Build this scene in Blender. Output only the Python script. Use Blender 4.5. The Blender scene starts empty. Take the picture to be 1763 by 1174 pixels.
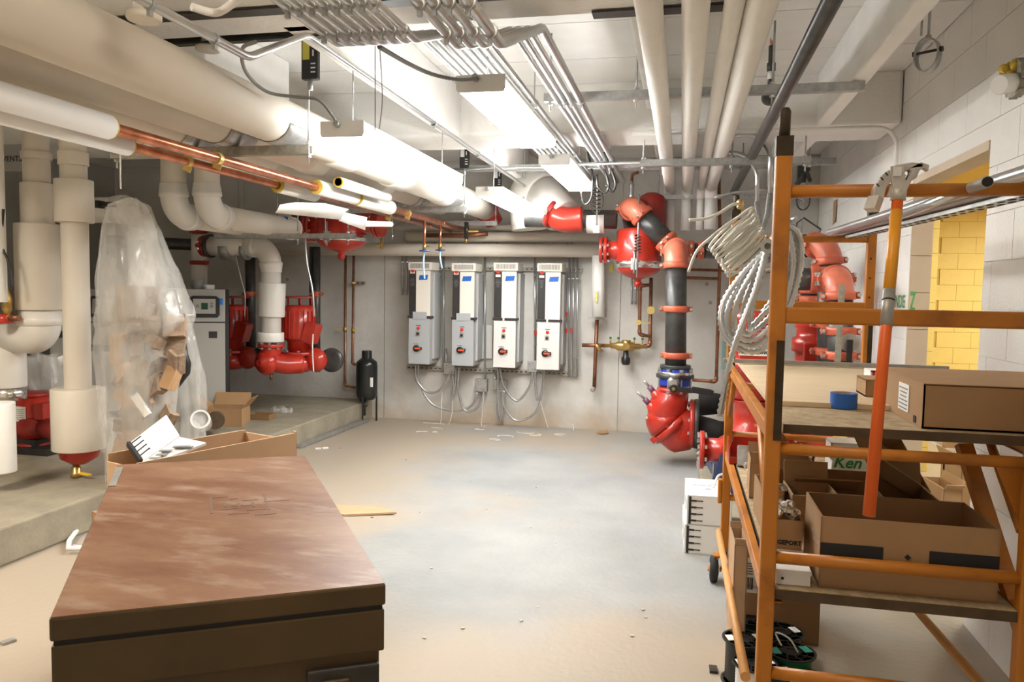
import bpy, math, random
import numpy as np
from mathutils import Vector, Matrix
random.seed(7)
V=Vector; PI=math.pi
SC=bpy.context.scene
COL=SC.collection
# ---------------- camera ----------------
FOC=1325.; EYE=1.45
def _n(a): a=np.array(a,float); return a/np.linalg.norm(a)
_d=_n((293,-84,FOC)); _v=np.array([-.017,1,0.]); _v[2]=-(_d[0]*_v[0]+_d[1]*_v[1])/_d[2]; _v=_n(_v)
_up=-_v; _r=np.cross(_v,_d)
RM=np.array([_r,_d,_up])                       # camera (x right, y down, z forward) -> world
CP=np.array([0,0,EYE])
cam=bpy.data.cameras.new('camera'); cam.sensor_fit='HORIZONTAL'; cam.sensor_width=36
cam.lens=FOC/1763*36; cam.clip_start=.05; cam.clip_end=60
co=bpy.data.objects.new('camera',cam); COL.objects.link(co)
B=RM@np.diag([1,-1,-1])
co.matrix_world=Matrix([[*B[0],0],[*B[1],0],[*B[2],EYE],[0,0,0,1]])
SC.camera=co
# ---------------- world, exposure, large lights ----------------
w=bpy.data.worlds.new('world'); SC.world=w; w.use_nodes=True
w.node_tree.nodes['Background'].inputs[0].default_value=(1,.93,.82,1)
w.node_tree.nodes['Background'].inputs[1].default_value=.05
vs=SC.view_settings; vs.view_transform='Standard'; vs.look='None'; vs.exposure=0.38; vs.gamma=1; vs.use_curve_mapping=False
LAMP_E=31.0          # emission of the fluorescent lenses
def area(loc,size,power,col,rot=(0,0,0),sy=None):
    l=bpy.data.lights.new('room_light','AREA'); l.energy=power; l.color=col; l.size=size
    if sy: l.shape='RECTANGLE'; l.size_y=sy
    o=bpy.data.objects.new('room_light',l); o.location=loc; o.rotation_euler=rot; COL.objects.link(o); return o
area((-.3,1.25,2.75),.5,24,(1,.86,.70),(0,0,0),1.0)      # unseen warm lamps overhead, set forward of the camera and at left
area((-3.7,1.7,2.75),.6,105,(1,.88,.74),(0,0,0),1.0)
area((2.9,6.0,2.35),.7,62,(1,.93,.72),(0,0,0),3.0)                      # corridor beyond the doorway
area((1.9,3.4,2.4),.4,20,(1,.93,.80),(0,0,0),.8)
area((4.3,8.8,2.55),.6,75,(1,.95,.80),(0,0,0),1.2)  # unseen light added to brighten the corridor's far wall
# ---------------- picture point -> room point ----------------
def ray(px,py): return RM@np.array([px-881.5,py-587.,FOC])
def aY(px,py,y): q=ray(px,py); return V(CP+q*(y/q[1]))
def aZ(px,py,z): q=ray(px,py); return V(CP+q*((z-EYE)/q[2]))
def aX(px,py,x): q=ray(px,py); return V(CP+q*(x/q[0]))
# ---------------- materials ----------------
MATS={}
def mat(name,col,rough=.5,metal=0,noise=0,scale=8,col2=None,bump=0,bscale=60,stretch=None,emit=0,alpha=1,trans=0,coat=0,detail=6,contrast=(.35,.65)):
    if name in MATS: return MATS[name]
    m=bpy.data.materials.new(name); m.use_nodes=True; nt=m.node_tree; N=nt.nodes; L=nt.links
    b=N['Principled BSDF']
    b.inputs['Base Color'].default_value=(*col,1); b.inputs['Roughness'].default_value=rough; b.inputs['Metallic'].default_value=metal
    if coat: b.inputs['Coat Weight'].default_value=coat
    if trans: b.inputs['Transmission Weight'].default_value=trans
    if alpha<1: b.inputs['Alpha'].default_value=alpha
    if emit: b.inputs['Emission Color'].default_value=(*col,1); b.inputs['Emission Strength'].default_value=emit
    if noise or bump:
        tc=N.new('ShaderNodeTexCoord'); mp=N.new('ShaderNodeMapping'); L.new(tc.outputs['Object'],mp.inputs[0])
        if stretch: mp.inputs['Scale'].default_value=stretch
    if noise:
        t=N.new('ShaderNodeTexNoise'); t.inputs['Scale'].default_value=scale; t.inputs['Detail'].default_value=detail; t.inputs['Roughness'].default_value=.6
        L.new(mp.outputs[0],t.inputs[0])
        r=N.new('ShaderNodeValToRGB'); r.color_ramp.elements[0].position=contrast[0]; r.color_ramp.elements[1].position=contrast[1]
        c2=col2 or tuple(c*(1-noise) for c in col)
        r.color_ramp.elements[0].color=(*c2,1); r.color_ramp.elements[1].color=(*col,1)
        L.new(t.outputs[0],r.inputs[0]); L.new(r.outputs[0],b.inputs['Base Color'])
    if bump:
        t2=N.new('ShaderNodeTexNoise'); t2.inputs['Scale'].default_value=bscale; t2.inputs['Detail'].default_value=4; L.new(mp.outputs[0],t2.inputs[0])
        bp=N.new('ShaderNodeBump'); bp.inputs['Strength'].default_value=bump; bp.inputs['Distance'].default_value=.02
        L.new(t2.outputs[0],bp.inputs['Height']); L.new(bp.outputs[0],b.inputs['Normal'])
    MATS[name]=m; return m
M=dict(
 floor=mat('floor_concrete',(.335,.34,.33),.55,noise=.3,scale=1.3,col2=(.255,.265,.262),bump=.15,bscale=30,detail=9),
 pad=mat('pad_concrete',(.34,.30,.22),.8,noise=.3,scale=5,col2=(.25,.225,.17),bump=.2,bscale=40),
 wallb=mat('back_wall_concrete',(.64,.625,.59),.8,noise=.3,scale=2.2,col2=(.53,.515,.475),bump=.2,bscale=25),
 block=mat('white_block',(.84,.83,.80),.7,noise=.05,scale=6,bump=.2,bscale=60),
 mortar=mat('white_joint',(.80,.79,.76),.8),
 yblock=mat('yellow_block',(.84,.66,.23),.6,noise=.05,scale=6,bump=.15,bscale=60),
 ymortar=mat('yellow_joint',(.60,.44,.12),.8),
 yhead=mat('yellow_header_paint',(.72,.50,.16),.7,noise=.1,scale=4),
 ceil=mat('ceiling_paint',(.86,.85,.82),.75,noise=.07,scale=3,bump=.15,bscale=40),
 beam=mat('beam_paint',(.87,.86,.83),.7,noise=.06,scale=5,bump=.25,bscale=50),
 darksteel=mat('black_steel',(.030,.030,.028),.45,.4,noise=.4,scale=10,col2=(.06,.058,.05)),
 blackpipe=mat('black_pipe_steel',(.045,.046,.046),.38,.35,noise=.3,scale=9,col2=(.085,.085,.08)),
 blackplastic=mat('black_plastic',(.018,.018,.018),.35),
 rubber=mat('black_rubber',(.02,.02,.02),.8),
 galv=mat('galvanized_steel',(.52,.53,.53),.38,.75,noise=.2,scale=30,col2=(.38,.39,.39)),
 emt=mat('conduit_steel',(.55,.56,.56),.28,.85,noise=.1,scale=20),
 chrome=mat('bright_zinc',(.80,.80,.79),.18,.95),
 strutdull=mat('weathered_strut',(.42,.40,.34),.6,.3,noise=.4,scale=30,col2=(.28,.26,.21)),
 copper=mat('copper',(.72,.30,.18),.28,.9,noise=.3,scale=12,col2=(.42,.17,.10)),
 copperdull=mat('dull_copper',(.36,.155,.085),.4,.7,noise=.35,scale=14,col2=(.20,.09,.05)),
 brass=mat('brass',(.60,.40,.14),.32,.85,noise=.2,scale=20),
 brassbright=mat('yellow_brass',(.80,.62,.22),.3,.7),
 jacket=mat('insulation_jacket',(.73,.68,.59),.55,noise=.05,scale=3,bump=.04,bscale=20),
 pvc=mat('white_pvc_cover',(.80,.78,.73),.32,noise=.03,scale=3),
 jwhite=mat('white_paper_jacket',(.84,.83,.79),.6,noise=.04,scale=6,bump=.05,bscale=20),
 yins=mat('yellow_fibreglass',(.72,.52,.08),.9,noise=.3,scale=30),
 red=mat('red_enamel',(.52,.035,.018),.3,noise=.3,scale=8,col2=(.38,.022,.012),coat=.3),
 reddark=mat('dark_red_enamel',(.38,.03,.022),.4,noise=.3,scale=8),
 orangec=mat('orange_coupling',(.66,.15,.075),.38,noise=.2,scale=8,col2=(.50,.10,.05)),
 salmon=mat('salmon_fitting',(.70,.20,.12),.34,noise=.15,scale=7,col2=(.56,.14,.08)),
 blue=mat('blue_flange',(.02,.06,.42),.4), navy=mat('navy_base',(.035,.06,.17),.4,noise=.2,scale=9),
 scaff=mat('scaffold_orange',(.52,.185,.016),.45,noise=.5,scale=7,col2=(.33,.11,.012),bump=.05,contrast=(.3,.5)),
 scaffdark=mat('scaffold_bare_steel',(.06,.04,.02),.6,.3,noise=.4,scale=30),
 orange=mat('orange_handle',(.85,.14,.012),.4,noise=.1,scale=9),
 benderorange=mat('amber_label',(.85,.36,.02),.35),
 benderal=mat('pale_cast_aluminium',(.66,.63,.58),.45,.3,noise=.2,scale=25), scrap=mat('crumpled_kraft',(.33,.235,.16),.85,noise=.4,scale=12,bump=.6,bscale=18), castgrey=mat('cast_aluminium',(.42,.41,.38),.45,.5,noise=.2,scale=25),
 osb=mat('strand_board',(.50,.39,.24),.8,noise=.5,scale=28,col2=(.34,.25,.14),bump=.3,bscale=60),
 ply=mat('pale_plywood',(.74,.60,.40),.6,noise=.2,scale=6,stretch=(1,14,1),col2=(.62,.48,.31)),
 plydark=mat('plywood_edge',(.10,.062,.03),.8,noise=.3,scale=20),
 card=mat('cardboard',(.41,.245,.12),.85,noise=.1,scale=5),
 cardd=mat('cardboard_darker',(.29,.165,.072),.85,noise=.12,scale=6),
 cardl=mat('cardboard_light',(.52,.34,.20),.85,noise=.08,scale=5),
 cardw=mat('white_carton',(.80,.79,.76),.7),
 paper=mat('white_paper',(.85,.85,.83),.7), ink=mat('black_ink',(.02,.02,.02),.7), greyink=mat('grey_ink',(.22,.22,.22),.7),
 green=mat('green_ink',(.02,.23,.06),.6), gpaint=mat('green_marker',(.05,.26,.06),.6),
 tape=mat('blue_tape',(.02,.13,.52),.5), bluetag=mat('bright_blue_tag',(.03,.22,.70),.5), bluetube=mat('pale_blue_tube',(.35,.55,.85),.3),
 jobbox=None,
 boiler=mat('boiler_grey',(.38,.375,.34),.45), boilerd=mat('boiler_black',(.02,.02,.022),.5),
 vfdside=mat('drive_grey',(.43,.435,.43),.45), vfdfront=mat('drive_cream',(.80,.755,.67),.5), vfdgrey=mat('drive_door_grey',(.42,.44,.455),.45),
 vfdwhite=mat('drive_door_white',(.70,.69,.66),.45), vfdblack=mat('drive_black',(.03,.028,.028),.45),
 redlamp=mat('red_lamp',(.75,.03,.02),.3), redlever=mat('red_lever',(.80,.10,.04),.4),
 fixture=mat('fixture_white',(.80,.79,.76),.45), lens=mat('lamp_lens',(1,.985,.95),.5,emit=LAMP_E), uplens=mat('lamp_top_lens',(1,.985,.95),.5,emit=LAMP_E*.13),
 romex=mat('white_cable',(.62,.60,.52),.5), cablegrey=mat('grey_cable',(.18,.18,.17),.5), wirew=mat('white_wire',(.8,.8,.76),.5),
 spoolgreen=mat('green_wire',(.01,.20,.07),.4), teal=mat('teal_label',(.05,.42,.32),.5), pink=mat('pink_label',(.85,.25,.28),.5),
 ylabel=mat('yellow_label',(.75,.70,.10),.5), yhandle=mat('yellow_handle',(.80,.52,.03),.4), purple=mat('purple_plug',(.16,.06,.12),.5),
 doorjamb=mat('beige_jamb',(.66,.55,.42),.7,noise=.1,scale=5), wood=mat('pine_board',(.55,.36,.2),.7,noise=.2,scale=8,stretch=(1,10,1)),
 tank=mat('tank_black',(.015,.018,.017),.25), greypaint=mat('grey_panel',(.33,.33,.32),.5), wallgrey=mat('shaded_left_wall',(.42,.41,.38),.8,noise=.1,scale=3),  # left wall's grey has its shade put into the colour
 debris=mat('debris',(.5,.47,.4),.8),
)
def plastic_mat():
    m=bpy.data.materials.new('clear_plastic_film'); m.use_nodes=True; nt=m.node_tree; N=nt.nodes; L=nt.links
    b=N['Principled BSDF']; b.inputs['Base Color'].default_value=(.80,.79,.75,1); b.inputs['Roughness'].default_value=.18; b.inputs['Specular IOR Level'].default_value=.8
    tc=N.new('ShaderNodeTexCoord'); t=N.new('ShaderNodeTexNoise'); t.inputs['Scale'].default_value=3.5; t.inputs['Detail'].default_value=5; mp=N.new('ShaderNodeMapping'); mp.inputs['Scale'].default_value=(1.6,1.6,.5); L.new(tc.outputs['Object'],mp.inputs[0]); L.new(mp.outputs[0],t.inputs[0])
    r=N.new('ShaderNodeMapRange'); r.inputs[1].default_value=.3; r.inputs[2].default_value=.75; r.inputs[3].default_value=.16; r.inputs[4].default_value=.50
    L.new(t.outputs[0],r.inputs[0]); L.new(r.outputs[0],b.inputs['Alpha'])
    t2=N.new('ShaderNodeTexNoise'); t2.inputs['Scale'].default_value=6; t2.inputs['Detail'].default_value=2.5; t2.inputs['Distortion'].default_value=.8; L.new(mp.outputs[0],t2.inputs[0])
    bp=N.new('ShaderNodeBump'); bp.inputs['Strength'].default_value=.45; bp.inputs['Distance'].default_value=.03
    L.new(t2.outputs[0],bp.inputs['Height']); L.new(bp.outputs[0],b.inputs['Normal']); return m
M['film']=plastic_mat()
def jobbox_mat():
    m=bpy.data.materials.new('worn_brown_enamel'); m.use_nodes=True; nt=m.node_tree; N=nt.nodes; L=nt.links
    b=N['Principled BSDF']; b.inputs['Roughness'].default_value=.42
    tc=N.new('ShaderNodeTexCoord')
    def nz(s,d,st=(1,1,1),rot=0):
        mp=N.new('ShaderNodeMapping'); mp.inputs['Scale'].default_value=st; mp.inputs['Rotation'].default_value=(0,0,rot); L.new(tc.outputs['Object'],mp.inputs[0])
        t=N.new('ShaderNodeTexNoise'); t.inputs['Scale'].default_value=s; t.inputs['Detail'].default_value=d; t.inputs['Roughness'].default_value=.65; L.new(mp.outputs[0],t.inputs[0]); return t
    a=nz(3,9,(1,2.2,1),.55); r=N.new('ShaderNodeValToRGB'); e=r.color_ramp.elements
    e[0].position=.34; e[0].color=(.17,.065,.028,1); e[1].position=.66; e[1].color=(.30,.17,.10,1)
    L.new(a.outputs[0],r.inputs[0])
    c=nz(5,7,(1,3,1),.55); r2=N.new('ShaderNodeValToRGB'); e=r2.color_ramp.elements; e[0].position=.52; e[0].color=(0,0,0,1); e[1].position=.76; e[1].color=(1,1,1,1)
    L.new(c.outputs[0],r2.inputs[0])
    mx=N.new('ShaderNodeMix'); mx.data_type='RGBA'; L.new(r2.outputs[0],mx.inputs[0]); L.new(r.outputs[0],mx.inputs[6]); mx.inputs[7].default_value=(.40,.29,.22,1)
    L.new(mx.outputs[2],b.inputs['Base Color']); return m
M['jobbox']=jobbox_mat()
M['jobside']=mat('brown_enamel_side',(.092,.054,.017),.5,noise=.3,scale=5,col2=(.065,.038,.012))  # chest sides darker than the lid, their shade put into the colour
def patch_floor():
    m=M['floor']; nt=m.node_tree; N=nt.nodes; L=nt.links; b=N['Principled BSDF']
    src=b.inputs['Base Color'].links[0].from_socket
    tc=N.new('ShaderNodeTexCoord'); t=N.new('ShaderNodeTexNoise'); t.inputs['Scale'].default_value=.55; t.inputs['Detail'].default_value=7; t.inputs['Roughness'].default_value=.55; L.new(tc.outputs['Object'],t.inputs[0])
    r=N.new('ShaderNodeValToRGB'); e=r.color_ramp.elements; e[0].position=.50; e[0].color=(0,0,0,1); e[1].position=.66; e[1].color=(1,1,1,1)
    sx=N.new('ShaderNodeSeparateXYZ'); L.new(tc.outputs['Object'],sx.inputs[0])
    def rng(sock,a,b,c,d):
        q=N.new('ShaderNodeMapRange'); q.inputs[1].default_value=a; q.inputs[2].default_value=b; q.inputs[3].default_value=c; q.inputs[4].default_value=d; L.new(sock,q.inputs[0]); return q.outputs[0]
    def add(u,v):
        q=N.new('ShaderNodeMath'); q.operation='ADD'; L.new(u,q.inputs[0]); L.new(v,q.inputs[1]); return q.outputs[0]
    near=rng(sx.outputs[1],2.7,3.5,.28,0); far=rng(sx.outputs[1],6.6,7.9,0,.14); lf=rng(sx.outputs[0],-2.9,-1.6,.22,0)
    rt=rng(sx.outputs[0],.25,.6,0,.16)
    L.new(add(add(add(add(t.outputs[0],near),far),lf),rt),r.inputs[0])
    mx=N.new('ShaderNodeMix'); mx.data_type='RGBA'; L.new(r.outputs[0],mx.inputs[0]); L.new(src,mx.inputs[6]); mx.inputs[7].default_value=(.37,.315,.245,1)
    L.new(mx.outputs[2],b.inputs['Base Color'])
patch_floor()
def patch_wall():
    m=M['wallb']; nt=m.node_tree; N=nt.nodes; L=nt.links; b=N['Principled BSDF']
    src=b.inputs['Base Color'].links[0].from_socket
    tc=N.new('ShaderNodeTexCoord'); t=N.new('ShaderNodeTexNoise'); t.inputs['Scale'].default_value=2.4; t.inputs['Detail'].default_value=6; L.new(tc.outputs['Object'],t.inputs[0])
    sx=N.new('ShaderNodeSeparateXYZ'); L.new(tc.outputs['Object'],sx.inputs[0])
    q=N.new('ShaderNodeMapRange'); q.inputs[1].default_value=0; q.inputs[2].default_value=.42; q.inputs[3].default_value=.30; q.inputs[4].default_value=-.25; L.new(sx.outputs[2],q.inputs[0])
    a=N.new('ShaderNodeMath'); a.operation='ADD'; L.new(t.outputs[0],a.inputs[0]); L.new(q.outputs[0],a.inputs[1])
    r=N.new('ShaderNodeValToRGB'); e=r.color_ramp.elements; e[0].position=.5; e[0].color=(0,0,0,1); e[1].position=.9; e[1].color=(.9,.9,.9,1); L.new(a.outputs[0],r.inputs[0])
    mx=N.new('ShaderNodeMix'); mx.data_type='RGBA'; L.new(r.outputs[0],mx.inputs[0]); L.new(src,mx.inputs[6]); mx.inputs[7].default_value=(.42,.31,.20,1)
    L.new(mx.outputs[2],b.inputs['Base Color'])
patch_wall()
# ---------------- mesh builder ----------------
def frame(d,up=V((0,0,1))):
    d=d.normalized()
    if abs(d.dot(up))>.98: up=V((0,1,0)) if abs(d.y)<.9 else V((1,0,0))
    x=d.cross(up).normalized(); y=x.cross(d).normalized(); return x,y
class MB:
    def __init__(s): s.v=[]; s.f=[]; s.s=[]
    def add(s,vs,fs,sm=False):
        o=len(s.v); s.v+=[V(p) for p in vs]; s.f+=[tuple(i+o for i in f) for f in fs]; s.s+=[sm]*len(fs) if not isinstance(sm,list) else sm; return s
    def box(s,c,sz,rot=None):
        hx,hy,hz=sz[0]/2,sz[1]/2,sz[2]/2; c=V(c)
        if rot is None: R_=Matrix.Identity(3)
        elif isinstance(rot,(int,float)): R_=Matrix.Rotation(rot,3,'Z')
        else: R_=rot
        vs=[c+R_@V((x*hx,y*hy,z*hz)) for x in(-1,1) for y in(-1,1) for z in(-1,1)]
        return s.add(vs,[(0,1,3,2),(4,6,7,5),(0,4,5,1),(2,3,7,6),(0,2,6,4),(1,5,7,3)])
    def bb(s,a,b): return s.box([(a[i]+b[i])/2 for i in range(3)],[abs(b[i]-a[i]) for i in range(3)])
    def bar(s,a,b,w,h,up=V((0,0,1))):
        a=V(a);b=V(b); x,y=frame(b-a,up); vs=[]
        for p in(a,b):
            for sx,sy in((-1,-1),(1,-1),(1,1),(-1,1)): vs.append(p+x*sx*w/2+y*sy*h/2)
        return s.add(vs,[(0,1,2,3),(7,6,5,4),(0,4,5,1),(1,5,6,2),(2,6,7,3),(3,7,4,0)])
    def tube(s,pts,r,n=14,cap=True,rf=None,closed=False):
        pts=[V(p) for p in pts]; m=len(pts); rings=[]; x=None
        for i,p in enumerate(pts):
            if closed: t=(pts[(i+1)%m]-pts[i-1])
            else: t=(pts[min(i+1,m-1)]-pts[max(i-1,0)])
            if t.length<1e-9: t=V((0,0,1))
            t.normalize()
            if x is None: x,y=frame(t)
            else:
                x=(x-t*x.dot(t)).normalized()
            y=t.cross(x)
            rr=(rf(i/(m-1)) if rf else r) if not isinstance(r,(list,tuple)) else r[i]
            rings.append([p+(x*math.cos(2*PI*k/n)+y*math.sin(2*PI*k/n))*rr for k in range(n)])
        vs=[q for g in rings for q in g]; fs=[]; 
        for i in range(m if closed else m-1):
            a=i*n; b=((i+1)%m)*n
            for k in range(n): fs.append((a+k,a+(k+1)%n,b+(k+1)%n,b+k))
        sm=[True]*len(fs)
        if cap and not closed: fs+=[tuple(range(n))[::-1],tuple(range((m-1)*n,m*n))]; sm+=[False,False]
        return s.add(vs,fs,sm)
    def lathe(s,o,ax,prof,n=24,smooth=True):
        o=V(o); ax=V(ax).normalized(); x,y=frame(ax); vs=[]; 
        for r,t in prof:
            for k in range(n): vs.append(o+ax*t+(x*math.cos(2*PI*k/n)+y*math.sin(2*PI*k/n))*max(r,1e-4))
        fs=[]; m=len(prof)
        for i in range(m-1):
            for k in range(n): fs.append((i*n+k,i*n+(k+1)%n,(i+1)*n+(k+1)%n,(i+1)*n+k))
        sm=[smooth]*len(fs)
        if prof[0][0]>1e-3: fs.append(tuple(range(n))[::-1]); sm.append(False)
        if prof[-1][0]>1e-3: fs.append(tuple(range((m-1)*n,m*n))); sm.append(False)
        return s.add(vs,fs,sm)
    def cyl(s,a,b,r,n=16): return s.tube([a,b],r,n)
    def hexn(s,c,ax,r=.012,t=.012): c=V(c); ax=V(ax).normalized(); return s.lathe(c-ax*t/2,ax,[(r,0),(r,t)],6,False)
    def prism(s,poly,o,ux,uy,dep):
        o=V(o);ux=V(ux);uy=V(uy); nn=ux.cross(uy).normalized(); n=len(poly)
        a=[o+ux*p[0]+uy*p[1]-nn*dep/2 for p in poly]; b=[q+nn*dep for q in a]
        return s.add(a+b,[tuple(range(n))[::-1],tuple(range(n,2*n))]+[(i,(i+1)%n,n+(i+1)%n,n+i) for i in range(n)])
    def ring(s,o,ax,ri,ro,t,n=28):
        return s.lathe(V(o)-V(ax).normalized()*t/2,ax,[(ri,0),(ro,0),(ro,t),(ri,t),(ri,0)],n,False)
    def sheet(s,grid):      # grid of points -> smooth surface
        R_=len(grid); C_=len(grid[0]); vs=[p for g in grid for p in g]
        return s.add(vs,[(i*C_+j,i*C_+j+1,(i+1)*C_+j+1,(i+1)*C_+j) for i in range(R_-1) for j in range(C_-1)],True)
def fil(pts,rad,seg=7):
    pts=[V(p) for p in pts]; out=[pts[0]]
    for i in range(1,len(pts)-1):
        a,b,c=pts[i-1],pts[i],pts[i+1]; u=(a-b); w_=(c-b); lu,lw=u.length,w_.length
        if lu<1e-6 or lw<1e-6: continue
        u/=lu; w_/=lw; cs=max(-1,min(1,u.dot(w_))); th=math.acos(cs)
        if th>PI-.03: out.append(b); continue
        t=min(rad/math.tan(th/2),lu*.49,lw*.49); rr=t*math.tan(th/2)
        p0=b+u*t; ctr=b+(u+w_).normalized()*(rr/math.sin(th/2))
        e0=(p0-ctr); e1=(b+w_*t-ctr); ang=e0.angle(e1); ax=e0.cross(e1)
        if ax.length<1e-12: out.append(b); continue
        for k in range(seg+1): out.append(ctr+Matrix.Rotation(ang*k/seg,3,ax.normalized())@e0)
    out.append(pts[-1]); return out
def spl(pts,seg=8):         # Catmull-Rom
    P=[V(p) for p in pts]; P=[P[0]*2-P[1]]+P+[P[-1]*2-P[-2]]; out=[]
    for i in range(1,len(P)-2):
        a,b,c,d=P[i-1:i+3]
        for k in range(seg):
            t=k/seg; out.append(.5*((2*b)+(c-a)*t+(2*a-5*b+4*c-d)*t*t+(3*b-a-3*c+d)*t**3))
    out.append(P[-2]); return out
def resample(pts,step):
    P=[V(p) for p in pts]; L=[0]
    for i in range(1,len(P)): L.append(L[-1]+(P[i]-P[i-1]).length)
    n=max(2,int(L[-1]/step)); out=[]; j=0
    for k in range(n+1):
        d=L[-1]*k/n
        while j<len(L)-2 and L[j+1]<d: j+=1
        q=(d-L[j])/max(L[j+1]-L[j],1e-9); out.append(P[j].lerp(P[j+1],q))
    return out
# ---------------- objects ----------------
ORG={}
def _mesh(mb,name,m,org):
    me=bpy.data.meshes.new(name); me.from_pydata([tuple(p-org) for p in mb.v],[],mb.f)
    me.polygons.foreach_set('use_smooth',mb.s); me.materials.append(m); me.update(); return me
def thing(name,label,cat,loc,group=None):
    o=bpy.data.objects.new(name,None); o.empty_display_size=.05; COL.objects.link(o); o.location=V(loc)
    o['label']=label; o['category']=cat
    if group: o['group']=group
    ORG[o]=V(loc); return o
STUFF={'bolts','flange_bolts','bolt_pair','screws','slots','vent_slots','panel_print','label_print','barcode','text_print','side_print','black_print','post_holes','degree_marks','marking','symbol_print','plate_print','faded_stencil','anchor_rods','nut','clip','buttons','white_print','letters'}
def part(name,mb,m,par,label=None,bevel=0,kind=None):
    if name in STUFF: kind='stuff'
    org=ORG[par]; me=_mesh(mb,name,m,org); o=bpy.data.objects.new(name,me); COL.objects.link(o); o.parent=par; ORG[o]=org
    if label: o['label']=label
    if kind: o['kind']=kind
    if bevel:
        b=o.modifiers.new('bevel','BEVEL'); b.width=bevel; b.segments=2; b.limit_method='ANGLE'
    return o
def solo(name,mb,m,label,cat,group=None,bevel=0,kind=None):
    xs=[p for p in mb.v]; org=V(((min(p.x for p in xs)+max(p.x for p in xs))/2,(min(p.y for p in xs)+max(p.y for p in xs))/2,min(p.z for p in xs)))
    o=bpy.data.objects.new(name,_mesh(mb,name,m,org)); COL.objects.link(o); o.location=org; ORG[o]=org
    if label: o['label']=label
    if cat: o['category']=cat
    if group: o['group']=group
    if kind: o['kind']=kind
    if bevel:
        b=o.modifiers.new('bevel','BEVEL'); b.width=bevel; b.segments=2; b.limit_method='ANGLE'
    return o
def struct(name,mb,m,bevel=0):
    o=bpy.data.objects.new(name,_mesh(mb,name,m,V((0,0,0)))); COL.objects.link(o); o['kind']='structure'; ORG[o]=V((0,0,0))
    if bevel:
        b=o.modifiers.new('bevel','BEVEL'); b.width=bevel; b.segments=2; b.limit_method='ANGLE'
    return o
def text(name,s,size,o_,ux,uy,m,par,shear=0,bold=0,dep=.0008):
    c=bpy.data.curves.new(name,'FONT'); c.body=s; c.size=size; c.shear=shear; c.extrude=dep; c.offset=bold; c.resolution_u=2; c.align_x='CENTER'; c.align_y='CENTER'
    t=bpy.data.objects.new(name,c); COL.objects.link(t); bpy.context.view_layer.update()
    dg=bpy.context.evaluated_depsgraph_get(); me=bpy.data.meshes.new_from_object(t.evaluated_get(dg)); bpy.data.objects.remove(t)
    ux=V(ux).normalized(); uy=V(uy).normalized(); n=ux.cross(uy); o_=V(o_)-ORG[par]
    for v in me.vertices: q=v.co.copy(); v.co=o_+ux*q.x+uy*q.y+n*q.z
    me.materials.clear(); me.materials.append(m)
    o=bpy.data.objects.new(name,me); COL.objects.link(o); o.parent=par; ORG[o]=ORG[par]; return o
# pipe run with separate elbows and couplings
def elbow_split(pts,rad):
    """returns list of ('s',[pts]) and ('e',[arc pts])"""
    pts=[V(p) for p in pts]; out=[]; cur=pts[0]
    for i in range(1,len(pts)-1):
        arc=fil([pts[i-1],pts[i],pts[i+1]],rad,12)[1:-1]
        out.append(('s',[cur,arc[0]])); out.append(('e',arc)); cur=arc[-1]
    out.append(('s',[cur,pts[-1]])); return out
def coupling(mb,c,ax,r,w_=.05,mbolt=None):
    c=V(c); ax=V(ax).normalized(); x,y=frame(ax)
    mb.lathe(c-ax*w_/2,ax,[(r,0),(r*1.20,.004),(r*1.24,w_*.3),(r*1.24,w_*.7),(r*1.20,w_-.004),(r,w_)],22)
    for sg in(-1,1):
        mb.box(c+x*sg*r*1.36,(1,1,1)) if False else mb.bar(c+x*sg*r*1.12,c+x*sg*r*1.52,w_*.75,.034,y)
        if mbolt is not None:
            mbolt.cyl(c+x*sg*r*1.40-y*.042,c+x*sg*r*1.40+y*.042,.007,8); mbolt.hexn(c+x*sg*r*1.40+y*.034,y,.013,.014); mbolt.hexn(c+x*sg*r*1.40-y*.034,y,.013,.014)
def grooved_run(name,label,pts,r,rad,extra=(),group=None,ends=(True,True),cat='pipe',em='salmon',pm='blackpipe'):
    t=thing(name,label,cat,V(pts[0]) if V(pts[0]).z<V(pts[-1]).z else V(pts[-1]),group)
    segs=elbow_split(pts,rad)
    for i,(k,p) in enumerate(segs):
        d=(p[-1]-p[0])
        if k=='s':
            if d.length>.01: part('pipe_section',MB().tube(p,r,22),M[pm],t)
        else:
            part('elbow',MB().tube(p,r*1.10,22),M[em],t)
            for q,dd in((p[0],p[0]-p[1]),(p[-1],p[-1]-p[-2])):
                a,b=MB(),MB(); coupling(a,q+dd.normalized()*.005,dd,r,.055,b); c=part('coupling',a,M['orangec'],t); part('bolt_pair',b,M['chrome'],c)
    for q,dd in extra:
        a,b=MB(),MB(); coupling(a,q,dd,r,.055,b); c=part('coupling',a,M['orangec'],t); part('bolt_pair',b,M['chrome'],c)
    return t
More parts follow.
